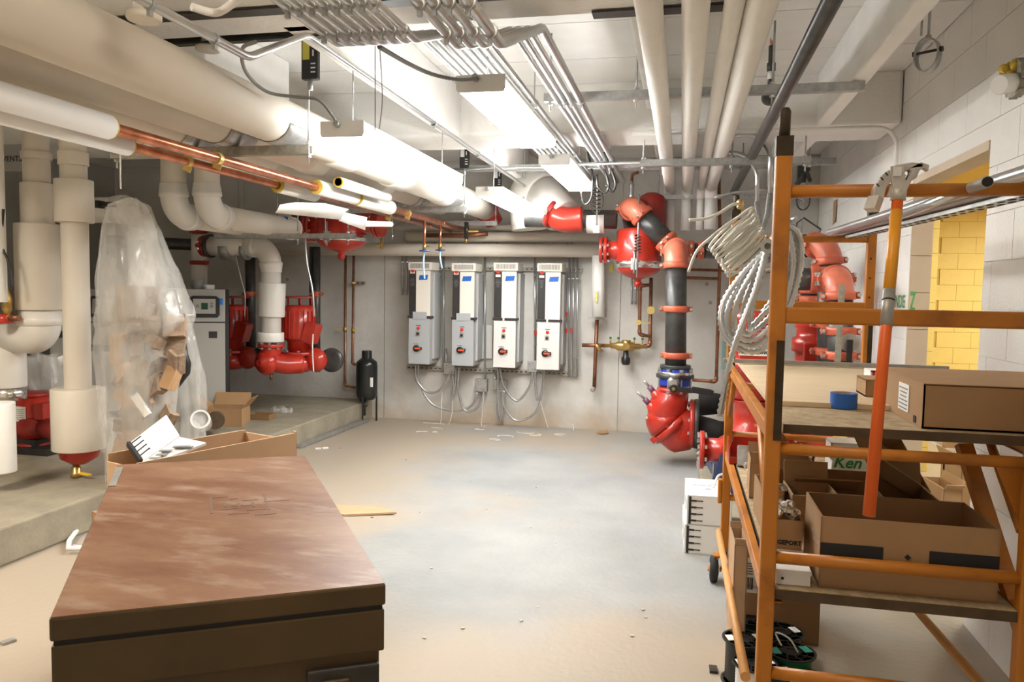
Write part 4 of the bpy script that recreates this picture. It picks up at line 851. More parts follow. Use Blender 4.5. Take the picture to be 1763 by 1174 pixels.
part('second_cone',MB().lathe(fc+V((.06,.40,.12)),(1,0,0),[(.115,0),(.10,.10),(.085,.22)],22),M['rubber'],t)
part('end_flange',MB().lathe(fc+V((.265,0,-.05)),(1,0,0),[(.13,0),(.13,.03)],24),M['blackpipe'],t)
# ---- housekeeping pad + blue base ----
struct('trim_9',MB().bb((.17,4.75,0),(XW-.02,7.3,.10)),M['pad'],bevel=.01)
t=thing('steel_pedestal','navy blue slanted steel pedestal on the concrete pad behind the orange scaffold','base',(.3,6.3,.10))
part('rail',MB().bar((.27,6.35,.14),(.36,5.3,.14),.12,.07),M['navy'],t); 
part('slanted_plate',MB().prism([(0,0),(.16,.0),(.22,.38),(.10,.38)],aY(1222,838,5.5)+V((0,0,0)),(1,0,0),(0,0,1),.06),M['navy'],t,bevel=.005)
part('bracket',MB().prism([(0,0),(.10,0),(.16,.16),(.02,.16)],aY(1210,790,6.0),(1,0,0),(0,0,1),.08),M['navy'],t)
part('anchor_rods',MB().cyl((.25,5.5,.10),(.25,5.5,.26),.008,8).bar((.19,5.5,.105),(.27,5.5,.105),.03,.01),M['castgrey'],t)
part('box_section',MB().bar((1.0,6.1,.2),(1.15,5.2,.2),.12,.2),M['navy'],t)
# ---- pumps behind scaffold ----
def big_pump(name,label,px,pyt,pyb,y,R,lab=None):
    a=aY(px,pyt,y); zt=a.z; x=a.x; zb=.24
    t=thing(name,label,'pump',(x,y,.1))
    part('motor',MB().lathe((x,y,zt-.62),(0,0,1),[(R*.8,0),(R,.02),(R,.22),(R*1.1,.225),(R*1.1,.26),(R*.93,.265),(R*.93,.36),(R*1.12,.365),(R*1.12,.46),(R*.9,.47),(R*.9,.53),(R*1.0,.54),(R*.95,.60),(R*.5,.62)],30),M['red'],t)
    part('terminal_box',MB().box((x-R*.1,y-R*1.02,zt-.27),(R*1.1,.10,.17)),M['red'],t,bevel=.01)
    part('lantern',MB().lathe((x,y,zb+.22),(0,0,1),[(R*1.05,0),(R*1.05,.03),(R*.7,.06),(R*.7,zt-.62-zb-.26),(R*.95,zt-.62-zb-.22)],26),M['red'],t)
    part('volute',MB().lathe((x,y,zb),(0,0,1),[(R*.6,0),(R*1.3,.04),(R*1.45,.11),(R*1.3,.18),(R*.9,.22)],30),M['red'],t)
    nz,bm=MB(),MB(); nz.tube(fil([(x,y,zb+.1),(x-R*2.0,y-.05,zb+.1)],.1),.085,20); flange(nz,bm,(x-R*2.0,y-.05,zb+.1),(1,0,0),.135,.03); nn=part('suction_nozzle',nz,M['red'],t); part('bolts',bm,M['chrome'],nn)
    part('foot',MB().box((x,y,.16),(R*1.6,R*1.6,.12)),M['red'],t,bevel=.01)
    part('name_plate',MB().box((x-.02,y-R*1.32,zb+.12),(.10,.006,.05)),M['blackplastic'],t)
    if lab:
        pl=part('label_plate',MB().box((x-R*.1,y-R*1.02-.053,zt-.27),(.20,.004,.055)),M['paper'],t); text('lettering',lab,.032,(x-R*.1,y-R*1.02-.057,zt-.275),(1,0,0),(0,0,1),M['ink'],pl,bold=.001)
    return t
big_pump('vertical_pump','red vertical pump with white label plate behind the scaffold left post',1300,535,0,5.6,.165,'ARMSTRONG')
big_pump('vertical_pump','red vertical pump partly hidden behind the scaffold, nearer the wall',1402,545,0,6.0,.135)
t=thing('pump_volute','red pump casing with bolted flange low behind the scaffold at right','pump',aY(1440,790,5.2))
c=aY(1430,745,5.2); nz,bm=MB(),MB(); nz.lathe(c+V((-.25,0,0)),(1,0,0),[(.08,0),(.08,.1),(.17,.16),(.19,.28),(.15,.4),(.08,.46),(.08,.55)],26); flange(nz,bm,c+V((-.25,0,0)),(1,0,0),.13); flange(nz,bm,c+V((.3,0,0)),(1,0,0),.13); part('casing',nz,M['red'],t); part('bolts',bm,M['chrome'],t)
part('yellow_tag',MB().box(c+V((.02,-.19,.02)),(.08,.01,.05)),M['ylabel'],t)
# risers by the wall at right
P=lambda x,y,d=5.05: aY(x,y,d)
grooved_run('black_riser','black riser with salmon elbow turning towards the camera near the right wall',[P(1448,700),P(1446,480),P(1446,480)+V((0,.26,.0)),P(1446,480)+V((-.24,.26,.0))],.074,.10,extra=[(P(1447,570),(0,0,1)),(P(1447,612),(0,0,1))],em='salmon')
grooved_run('black_riser','taller black riser with salmon elbow at the top, behind the nearer riser',[P(1425,700,5.6),P(1428,418,5.6),V((P(1300,425,5.6).x,6.2,P(1300,430,5.6).z-.02))],.074,.11,extra=[(P(1425,473,5.6),(0,0,1)),(P(1425,558,5.6),(0,0,1)),(P(1425,605,5.6),(0,0,1))],em='salmon')
grooved_run('black_riser','short black riser with red top behind the right pump',[P(1390,760,6.7),P(1396,505,6.7)],.08,.13,extra=[(P(1395,515,6.7),(0,0,1)),(P(1395,500,6.7),(0,0,1))])
t=thing('butterfly_valve','butterfly valve with grey disc and black lever on riser near right wall','valve',P(1462,610,4.93)); q=P(1462,590,4.93)
part('indicator_disc',MB().lathe(q,(0,-1,0),[(.055,0),(.055,.01)],24),M['castgrey'],t); part('lever',MB().bar(q+V((0,-.02,.02)),q+V((-.005,-.03,-.22)),.03,.03,V((0,1,0))),M['blackplastic'],t)
solo('angle_stanchion',MB().bar(P(1450,490,4.9),P(1441,640,4.9),.035,.006,V((0,1,0))),M['strutdull'],'thin brown steel angle standing in front of the right riser','angle')
# hangers up there
for k,(px,py) in enumerate(((1383,345),(1383,395))):
    p=aY(px,py,6.4)
    t=thing('pipe_hanger',['black spring hanger above the triangular one behind scaffold','black triangular hanger stirrup behind the scaffold top'][k],'hanger',p)
    if k==0: part('cage',MB().tube([p+V((.05*math.cos(a),0,.075*math.sin(a))) for a in [i*2*PI/14 for i in range(14)]],.006,6,closed=True),M['darksteel'],t); part('spring',MB().tube([p+V((.02*math.cos(i*.9),.02*math.sin(i*.9),-.05+i*.003)) for i in range(30)],.004,5),M['galv'],t); part('rod',MB().cyl(p+V((0,0,-.25)),p+V((0,0,.6)),.006,6),M['galv'],t)
    else: part('stirrup',MB().tube([p+V((-.05,0,.05)),p+V((0,0,.09)),p+V((.13,0,0)),p+V((.11,0,-.05)),p+V((-.05,0,-.04))],.007,6,closed=True),M['darksteel'],t)
p=aX(1437,365,XW-.004); solo('paper_tag',MB().prism([(-.07,-.10),(.06,-.08),(.07,.10),(-.06,.10)],p,(0,-1,0),(0,0,1),.003),M['card'],'faded yellow paper tag hanging near the right wall','tag')
solo('beam_clamp',MB().box(aY(1380,300,6.0),(.06,.06,.12)).bar(aY(1392,290,6.0),aY(1372,318,5.9),.03,.02).bar(aY(1385,285,6.0),aY(1395,312,5.9),.02,.02),M['darksteel'],'dark steel clamp at the end of the far strut behind scaffold','clamp')
# ---- left pump group ----
def inline_pump(px,pyt,pyb,y,label,R=.15):
    a=aY(px,pyt,y); b=aY(px,pyb,y); x=a.x; H=a.z-b.z; z0=b.z
    t=thing('inline_pump',label,'pump',(x,y,z0),'red pumps at left back')
    part('volute',MB().lathe((x,y,z0+.0),(0,0,1),[(R*.5,0),(R*1.05,.03),(R*1.2,.09),(R*1.0,.16)],26).lathe((x+R*1.3,y-.02,z0+.13),(0,-1,0),[(R*.75,0),(R*.8,.03),(R*.6,.08),(R*.2,.1)],22),M['red'],t)
    fl_,bm=MB(),MB(); flange(fl_,bm,(x,y,z0+.19),(0,0,1),R*1.25,.03,8); f_=part('flange',fl_,M['red'],t); part('bolts',bm,M['galv'],f_)
    part('motor_lantern',MB().lathe((x,y,z0+.2),(0,0,1),[(R*.8,0),(R*.8,.1),(R*1.0,.13)],22),M['red'],t)
    m=MB().lathe((x,y,z0+.32),(0,0,1),[(R*1.0,0),(R*1.05,.02),(R*1.05,H-.45),(R*.85,H-.42)],26)
    for i in range(12): 
        q=PI+PI*i/11; m.box((x+R*1.06*math.cos(q),y+R*1.06*math.sin(q),z0+.32+(H-.45)/2),(.006,.03,H-.5),Matrix.Rotation(q-PI/2,3,'Z'))
    part('motor',m,M['red'],t)
    part('terminal_box',MB().box((x+R*1.1,y-R*.5,z0+H*.52),(.13,.14,.2),Matrix.Rotation(.3,3,'Y')),M['red'],t,bevel=.01)
    tp=MB().lathe((x,y,z0+H-.03),(0,0,1),[(R*1.1,0),(R*1.1,.02)],24)
    for i in range(6): q=i*PI/3; tp.cyl((x+R*.85*math.cos(q),y+R*.85*math.sin(q),z0+H-.10),(x+R*.85*math.cos(q),y+R*.85*math.sin(q),z0+H-.02),.008,6)
    part('rain_cap',tp,M['reddark'],t)
    part('black_flange',MB().lathe((x+R*2.3,y+.02,z0+.13),(0,-1,0),[(.10,0),(.12,.01),(.12,.04),(.09,.05)],22),M['blackpipe'],t)
    return t
inline_pump(516,508,640,7.0,'bright red pump beside the white insulated riser')
inline_pump(400,508,635,7.3,'red pump half hidden behind the grey boiler')
grooved_run('black_riser','twin-looking black riser above the bright red pump',[aY(545,640,7.5),aY(545,425,7.5)],.040,.1,extra=[(aY(545,506,7.5),(0,0,1))])
solo('black_pipe',MB().cyl(aY(537,540,7.55),aY(537,425,7.55),.028,14),M['blackpipe'],'thinner black pipe just left of riser above the bright red pump','pipe')
grooved_run('black_riser','black riser above the red pump behind the boiler',[aY(432,600,7.5),aY(431,441,7.5)],.052,.1,extra=[(aY(431,506,7.5),(0,0,1))])
grooved_run('black_header','thick black horizontal pipe high on the left behind the plastic bag',[aY(190,414,7.05),aY(346,422,7.05)],.06,.1)
# white riser with elbow
YQ=6.7
ra=aY(358,424,YQ); rb=aY(465,424,YQ); rc=aY(467,583,YQ)
ra.z=rb.z
t=insulated_run('insulated_pipe','white insulated riser elbowing down to red suction fitting by the boiler',[ra,V((rc.x,YQ,rb.z)),rc],.092,.17,cuffs=((aY(469,487,YQ),aY(467,545,YQ),.125),(aY(466,572,YQ),aY(466,588,YQ),.125)),m='pvc')
for px in (384,420): p=aY(px,432,YQ); part('saddle',MB().lathe(p+V((0,0,.01)),(1,0,0),[(.094,0),(.097,.002),(.097,.10 if px<400 else .045),(.094,.102 if px<400 else .047)],20),M['galv'],t)
t=thing('pipe_coupling','red and black coupling at the left end of the elbowed white riser','coupling',ra)
a_,b_=MB(),MB(); coupling(a_,ra+V((-.03,0,0)),(1,0,0),.085,.06,b_); q=part('coupling',a_,M['reddark'],t); part('bolt_pair',b_,M['chrome'],q); part('black_ring',MB().lathe(ra+V((.01,0,0)),(1,0,0),[(.115,0),(.115,.03)],22),M['blackpipe'],t)
t=thing('suction_diffuser','red suction fitting under the white insulated riser','fitting',aY(466,645,YQ))
c=aY(467,600,YQ); mb,bm=MB(),MB(); flange(mb,bm,c+V((0,0,.03)),(0,0,1),.125,.03,8); mb.tube(spl([c+V((0,0,.03)),c+V((0,0,-.10)),c+V((.10,.05,-.15)),c+V((.25,.15,-.15))]),.095,22)
mb.lathe(c+V((-.01,-.03,-.13)),(-.35,-1,0),[(.11,0),(.12,.01),(.12,.05),(.09,.09),(.04,.10),(.035,.12)],20)
part('body',mb,M['red'],t); part('bolts',bm,M['chrome'],t); part('plug',MB().cyl(c+V((0,0,-.24)),c+V((0,0,-.30)),.016,10),M['copperdull'],t)
# red/white riser above the boiler
t=thing('insulated_pipe','white insulated stub with red couplings above the grey boiler','pipe',aY(343,500,7.0))
for y0,y1 in((405,450),(456,498)): part('insulated_section',MB().cyl(aY(343,y0,7.0),aY(343,y1,7.0),.078,24),M['pvc'],t)
for yy in(398,452): c=MB(); coupling(c,aY(343,yy,7.0),(0,0,1),.065,.05); part('coupling',c,M['reddark'],t)
solo('grey_flue_collar',MB().cyl(aY(341,482,6.6),aY(341,502,6.6),.055,20),M['greypaint'],'short grey round collar on top of the boiler','collar')
solo('white_flue_cap',MB().cyl(aY(360,490,6.6),aY(360,502,6.6),.05,20),M['paper'],'short white round cap on top of the boiler beside grey collar','cap')
for k,(pp,lb) in enumerate((([(525,400),(528,450),(538,500),(541,545)],'thin grey cable from left red tank down to the bright red pump'),([(405,438),(415,480),(422,510),(421,545)],'thin grey cable falling from elbowed white pipe'),([(539,575),(538,605),(540,640)],'thin white cable dangling beside the bright red pump'))):
    solo('drop_cable',MB().tube(spl([aY(x,y,6.6) for x,y in pp]),.010 if k==0 else .006,8),M['emt' if k<2 else 'wirew'],lb,'cable')
for k,(px,y0,y1,yy) in enumerate(((411,250,400,6.0),(478,250,410,6.0),(560,390,420,6.6),(675,400,412,6.8))):
    a=aY(px,y0,yy) ; b=aY(px,y1,yy); solo('hanger_rod',MB().cyl((b.x,yy,DK),b,.0055,6).hexn(b+V((0,0,.03)),(0,0,1),.013,.014),M['galv'],'threaded hanger rod, '+['by the white pipe above the boiler','left of the left red tank','in front of the left red tank band','right of the left red tank'][k],'rod','hanger rods at left')

for k,(pp,r,lb) in enumerate((([(1231,340),(1262,332),(1300,328),(1350,330),(1395,331)],.010,'grey conduit bowing across behind the white cable coil'),([(1026,262),(1040,290),(1048,318),(1042,332),(1030,322),(1028,300)],.009,'black cable loop hanging below the right conduit bank end'),([(1040,262),(1052,290),(1060,316),(1054,330),(1044,318)],.009,'second black cable loop right beside the first one'),([(1012,262),(1020,300),(1018,340),(1006,352),(1000,330)],.007,'thin black cable loop left of the other two loops'))):
    solo('hanging_cable',MB().tube(spl([aY(x,y,6.3 if k else 6.0) for x,y in pp]),r,8),M['blackplastic' if k else 'galv'],lb,'cable')
# ================= LEFT SIDE =================
def wcol(x,y,segs,name,label,m='jacket'):
    t=thing(name,label,'pipe',(x,y,segs[-1][1]),'insulated columns at left')
    for k,(z0,z1,r) in enumerate(segs):
        part('insulated_section' if k%2==0 else 'insulation_cuff',MB().lathe((x,y,z1),(0,0,1),[(r*.985,0),(r,.004),(r,z0-z1-.004),(r*.985,z0-z1)],32),M[m],t)
    return t
def zz(px,py,y): return aY(px,py,y).z
CY=4.17
c2=aY(133,600,CY).x
Z_=lambda py,px=133: zz(px,py,CY)
t=wcol(c2,CY,[(2.6,Z_(264),.078),(Z_(262),Z_(285),.088),(Z_(285),Z_(310),.078),(Z_(310),Z_(383),.112),(Z_(383),Z_(668),.079),(Z_(668),Z_(772),.157)],'insulated_column','slim white insulated column with fat bottom cuff above brass drain valve')
d=thing('strainer','red fitting with brass drain valve and yellow handle under the insulated column','valve',(c2,CY,.2))
part('red_fitting',MB().lathe((c2,CY,Z_(797)),(0,0,1),[(.05,0),(.11,.04),(.125,.09),(.12,.14)],24),M['red'],d)
part('brass_valve',MB().lathe((c2-.01,CY-.02,Z_(825)),(0,0,1),[(.025,0),(.025,.02),(.035,.022),(.035,.05),(.028,.055),(.028,.085),(.02,.09),(.02,.13)],12),M['brass'],d)
part('yellow_handle',MB().bar((c2+.03,CY-.03,Z_(812)),(c2+.12,CY-.05,Z_(812)),.028,.014),M['yhandle'],d,bevel=.004)
c1=aY(68,500,CY+.1).x; y=CY+.1
# column one with elbow at its foot
t=wcol(c1,y,[(2.6,zz(68,272,y),.078),(zz(68,262,y),zz(68,275,y),.09),(zz(68,275,y),zz(68,316,y),.079),(zz(68,316,y),zz(68,386,y),.098),(zz(68,386,y),zz(68,533,y),.138)],'insulated_column','fattest insulated column at left with PVC elbow at its foot')
ez=zz(68,578,y)
e=MB().tube(fil([V((c1,y,zz(68,533,y))),V((c1,y,ez)),V((c1-.34,y+.05,ez))],.17,12),.122,28)
e.lathe((c1,y,zz(68,560,y)),(0,0,1),[(.122,0),(.134,.006),(.134,.05),(.128,.055),(.128,.09)],30)
part('elbow_cover',e,M['pvc'],t)
lx=aY(6,650,y).x
t=wcol(lx-.02,y+.05,[(ez-.0,zz(10,668,y),.115)],'insulated_pipe','white insulated drop at the left edge below the elbow','pvc')
part('steel_band',MB().lathe((lx-.02,y+.05,zz(10,690,y)),(0,0,1),[(.10,0),(.112,.003),(.112,.08),(.10,.083)],26),M['chrome'],t)
# white cylinder at left edge
lx2=aY(0,750,3.75).x
wcol(lx2,3.75,[(zz(0,693,3.75),zz(0,812,3.75),.082)],'insulation_cuff_piece','bright white insulation cylinder cut by the left picture edge','jwhite')
wcol(aY(-6,400,4.0).x,4.0,[(2.6,zz(-6,520,4.0),.05)],'insulated_pipe','narrow white pipe at the extreme left edge','jwhite')
t=thing('gauge_assembly','brass gauge cock and red valve at the left edge by the elbow','valve',aY(8,550,4.0))
a=aY(12,520,4.1); part('brass_cock',MB().lathe(a+V((0,0,-.12)),(0,0,1),[(.02,0),(.03,.03),(.02,.05),(.034,.07),(.034,.14),(.015,.2),(.004,.22)],12),M['brass'],t); part('red_body',MB().cyl(a+V((-.02,0,-.14)),a+V((-.03,0,-.08)),.05,14),M['red'],t); part('side_port',MB().cyl(a+V((.01,0,-.10)),a+V((.09,0,-.10)),.02,10),M['copperdull'],t)
part('black_lead',MB().tube(spl([aY(6,360,4.0),aY(3,420,4.0),aY(14,450,4.0),aY(22,500,4.0)]),.008,6),M['blackplastic'],t)
# red pump at left
PY=4.75; a=aY(58,672,PY); b=aY(58,752,PY); px_=a.x
t=thing('motor_pump','red motor pump with white data plate between two white columns','pump',(px_,PY,.2))
part('motor',MB().lathe((px_,PY,b.z),(0,0,1),[(.10,0),(.112,.01),(.112,a.z-b.z-.035)],28),M['red'],t)
part('end_bell',MB().lathe((px_,PY,a.z-.04),(0,0,1),[(.112,0),(.122,.005),(.122,.02),(.11,.03),(.02,.038)],28),M['reddark'],t)
part('terminal_box',MB().box((px_+.13,PY-.05,a.z-.14),(.09,.10,.12)),M['red'],t,bevel=.008)
pl=part('data_plate',MB().box((px_-.01,PY-.1135,a.z-.16),(.092,.004,.11)),M['paper'],t)
mb=MB()
for i in range(6): mb.box((px_-.01,PY-.1165,a.z-.125-i*.015),(random.uniform(.05,.08),.002,.003))
part('plate_print',mb,M['greyink'],pl)
part('lantern',MB().lathe((px_,PY,b.z-.06),(0,0,1),[(.12,0),(.12,.02),(.08,.03),(.08,.06)],24),M['reddark'],t)
part('volute',MB().lathe((px_+.03,PY,.30),(0,0,1),[(.05,0),(.14,.03),(.16,.08),(.12,.15),(.08,.17)],26).tube([(px_+.05,PY,.38),(c2-.02,CY+.12,.42)],.07,18),M['reddark'],t)
part('foot',MB().box((px_,PY,.25),(.2,.2,.10)),M['darksteel'],t)
solo('pump_shade_slab',MB().box((px_-.1,PY+.1,.225),(.7,.5,.05)),M['darksteel'],'black slab painted as the shade under the red motor pump on the pad','base')  # dark slab added to paint the shade under the pump
# VENTS board / duct at far left
a=aY(22,270,4.9)
t=thing('vent_board','beige duct panel with handwritten VENTS behind the left columns','panel',a)
part('panel',MB().box(a+V((-.2,.06,-.0)),(.9,.05,.20)),M['greypaint'],t)
text('lettering','VENTS',.06,a+V((-.04,.033,-.01)),(1,0,0),(0,0,1),M['ink'],t)
# horizontal duct behind, and third insulated pipe behind column two
insulated_run('insulated_pipe','white insulated pipe with conical elbow behind the slim column',[V((-4.75,5.3,2.02)),V((-4.15,5.3,2.02)),V((-4.15,5.3,1.32))],.10,.16,m='pvc')
solo('pipe_clamp_bracket',MB().box(aY(186,352,4.6),(.10,.05,.03)).box(aY(172,352,4.6),(.03,.06,.05)),M['blackplastic'],'black clamp bracket at the top of the plastic bag','bracket')
# ---- boilers ----
def boiler(px0,px1,pyt,pyb,y,label):
    a=aY(px0,pyt,y); b=aY(px1,pyb,y); x0,x1=a.x,b.x; zb=.2; zt=a.z; D=.75; W=x1-x0
    t=thing('boiler',label,'boiler',(x1,y,zb),'grey boilers on the pad')
    part('cabinet',MB().bb((x0,y,zb+.06),(x1,y+D,zt-.30)),M['boiler'],t,bevel=.006)
    part('top_hood',MB().prism([(0,0),(D,0),(D,.295),(.10,.295)],((x0+x1)/2,y,zt-.295),(0,1,0),(0,0,1),W),M['boiler'],t,bevel=.006)
    part('side_panel',MB().prism([(0,0),(D,0),(D,zt-zb-.06),(.11,zt-zb-.06),(.0,zt-zb-.36)],(x1+.014,y,zb+.06),(0,1,0),(0,0,1),.03),M['boilerd'],t)
    part('base_plinth',MB().bb((x0+.01,y+.02,zb),(x1+.02,y+D,zb+.06)),M['boilerd'],t)
    part('seam',MB().bb((x0,y-.002,zt-.302),(x1,y+.01,zt-.292)),M['boilerd'],t)
    sl=V((0,.10,.295)).normalized(); c=V(((x0+x1)/2+.10,y+.045,zt-.16)); n=V((0,-.295,.10)).normalized()
    f=part('display_frame',MB().prism([(-.13,-.075),(-.11,-.10),(.11,-.10),(.13,-.075),(.13,.075),(.10,.10),(-.10,.10),(-.13,.075)],c+n*.004,(1,0,0),sl,.03),M['boilerd'],t)
    part('display_panel',MB().prism([(-.095,-.07),(.095,-.07),(.095,.07),(-.095,.07)],c+n*.016,(1,0,0),sl,.012),M['boiler'],f)
    part('screen',MB().prism([(-.025,-.03),(.03,-.03),(.03,.03),(-.025,.03)],c+n*.024,(1,0,0),sl,.004),mat('lcd_green',(.02,.06,.04),.3),f)
    part('buttons',MB().prism([(-.07,-.01),(-.045,-.01),(-.045,.015),(-.07,.015)],c+n*.024,(1,0,0),sl,.004).prism([(.05,-.01),(.075,-.01),(.075,.012),(.05,.012)],c+n*.024,(1,0,0),sl,.004).prism([(.05,.02),(.075,.02),(.075,.035),(.05,.035)],c+n*.024,(1,0,0),sl,.004),M['greyink'],f)
    part('blue_tag',MB().prism([(-.035,-.03),(.035,-.03),(.035,.03),(-.035,.03)],V((x1-.055,y+.06,zt-.11))+n*.003,(1,0,0),sl,.003),M['bluetag'],t)
    for dx in(.05,W-.14): part('latch_recess',MB().bb((x0+dx,y-.004,zt-.44),(x0+dx+.07,y+.01,zt-.38)),M['boilerd'],t)
    t.rotation_euler=(0,0,.56)
    return t
boiler(295,389,497,705,6.3,'grey boiler cabinet with control display and blue tag')
boiler(120,230,497,690,6.2,'second grey boiler cabinet mostly hidden behind the plastic bag')
a=aY(165,600,5.9); solo('black_band',MB().bb((a.x-.35,5.95,a.z-.03),(a.x+.25,5.97,a.z+.03)),M['blackplastic'],'black horizontal strap across the hidden boiler','strap')
# ---- plastic bag of rubbish ----
BY=4.12
def filmobj(name,outline,y,label,folds=7,amp=.05,seed=1,depth=0.,label_cat='bag',cat=None):
    """outline: list of (pyrow, xleft, xright). closed sleeve of crumpled film"""
    rnd=random.Random(seed); grid=[]; n=44
    ph=[rnd.uniform(0,6) for _ in range(6)]
    rows=[]
    for i in range(len(outline)-1):
        (y0,l0,r0),(y1,l1,r1)=outline[i],outline[i+1]
        for k in range(5): q=k/5; rows.append((y0+(y1-y0)*q,l0+(l1-l0)*q,r0+(r1-r0)*q))
    rows.append(outline[-1])
    mb=MB(); ring=[]
    for ri,(py,l,r) in enumerate(rows):
        a=aY(l,py,y); b=aY(r,py,y); cx=(a.x+b.x)/2; hw=(b.x-a.x)/2; z=a.z; hd=min(hw,depth) if depth else hw*.5
        row=[]
        for k in range(n):
            an=2*PI*k/n; wob=1+amp*(math.sin(an*folds+ph[0]+ri*.13)+.6*math.sin(an*(folds*2+1)+ph[1]-ri*.21)+.5*math.sin(ri*.7+an*3+ph[2]))
            row.append(V((cx+hw*math.cos(an)*wob,y+hd*math.sin(an)*wob,z+.01*math.sin(an*5+ri))))
        row.append(row[0].copy()); ring.append(row)
    mb.sheet(ring); return solo(name,mb,M['film'],label,label_cat)
filmobj('plastic_bag',[(342,222,232),(356,192,250),(400,186,268),(450,182,284),(500,180,308),(543,178,324),(562,178,318),(585,179,300),(640,182,298),(700,188,292),(780,192,284),(824,195,276)],BY,'tall clear plastic bag full of cardboard scraps hung beside the slim column',amp=.05,seed=3,depth=.22)
filmobj('plastic_sheet',[(548,294,322),(580,290,332),(640,296,346),(700,302,352),(742,306,350),(782,306,350)],5.2,'clear plastic wrap hanging in front of the grey boiler',amp=.08,seed=5,depth=.1,label_cat='plastic')
filmobj('plastic_sheet',[(610,52,105),(660,60,112),(720,90,190),(780,85,196),(818,92,190)],4.9,'crumpled plastic film on the pad behind the insulated columns',amp=.09,seed=8,depth=.15,label_cat='plastic')
filmobj('plastic_sheet',[(700,470,500),(712,463,505),(725,472,495)],6.9,'small crumpled piece of clear film on the pad near the wall',amp=.12,seed=9,depth=.06,label_cat='plastic')
# scraps inside the bag
sc=[(235,520,.24,.20,'scrap',.1),(205,560,.10,.24,'scrap',.3),(292,590,.17,.16,'scrap',.1),(205,635,.09,.16,'card',-.5),(238,640,.14,.16,'scrap',.2),(272,632,.13,.10,'scrap',-.2),(215,690,.16,.07,'card',.9),(248,690,.10,.05,'card',.7),(275,690,.10,.12,'scrap',-.4),(225,735,.20,.08,'scrap',.3),(208,770,.10,.10,'card',.2),(250,770,.20,.10,'scrap',.0),(262,585,.12,.07,'scrap',.4),(225,600,.1,.14,'scrap',-.3),(290,650,.08,.14,'card',.2),(245,560,.2,.1,'scrap',.15),(228,535,.2,.16,'scrap',.2),(300,560,.12,.14,'scrap',-.2),(212,655,.12,.12,'scrap',.5),(258,668,.16,.12,'scrap',-.5),(298,625,.09,.14,'scrap',.3),(232,712,.18,.10,'scrap',-.2),(285,715,.1,.1,'scrap',.6),(230,755,.16,.1,'card',.1),(275,750,.12,.1,'scrap',-.3),(200,600,.08,.2,'card',.2)]
for k,(px,py,w_,h_,m,r) in enumerate(sc):
    c=aY(px,py,BY+random.uniform(-.12,.06)); rt=Matrix.Rotation(r,3,'Y')@Matrix.Rotation(random.uniform(-.5,.5),3,'X')@Matrix.Rotation(random.uniform(-.6,.6),3,'Z')
    mb=MB(); mb.box(c,(w_,.02,h_),rt); mb.box(c+rt@V((w_*.35,.03,0)),(w_*.3,.05,h_*.9),rt)
    solo('cardboard_scrap',mb,M[m],'torn cardboard scrap inside the clear plastic bag','scrap','cardboard scraps in the bag')
a=aY(240,695,BY-.05); solo('white_strip_offcut',MB().bar(aY(232,680,BY-.15),aY(255,715,BY-.15),.045,.02,V((0,1,0))),M['cardw'],'pale bent strip offcut inside the plastic bag','scrap')
# black bent frame piece, and white ringed duct end
p=[(312,575),(318,612),(323,625),(322,640),(300,668)]
solo('black_strap',MB().tube([aY(x,y,5.0) for x,y in p],.028,6),M['blackplastic'],'bent black band showing through plastic before the boiler','strap')
p=[(290,620),(296,614),(300,625),(292,632)]
solo('black_clip',MB().prism([(-.05,-.03),(.0,.05),(.06,.02),(.02,-.05)],aY(296,622,5.0),(1,0,0),(0,0,1),.03),M['blackplastic'],'small angular black clip beside the bent black band','clip')
t=thing('flexible_duct','white rimmed flexible duct end lying behind the long cardboard tray','duct',aY(343,738,4.6))
c=aY(345,722,4.6); ax=V((.55,-1,.35)); part('rim',MB().ring(c,ax,.052,.064,.03,24),M['paper'],t); part('sleeve',MB().lathe(c,-ax,[(.058,0),(.062,.1),(.055,.25)],22),M['film'],t); part('inner_liner',MB().lathe(c-ax.normalized()*.02,-ax,[(.05,0),(.03,.06),(.001,.08)],16),M['blackplastic'],t)
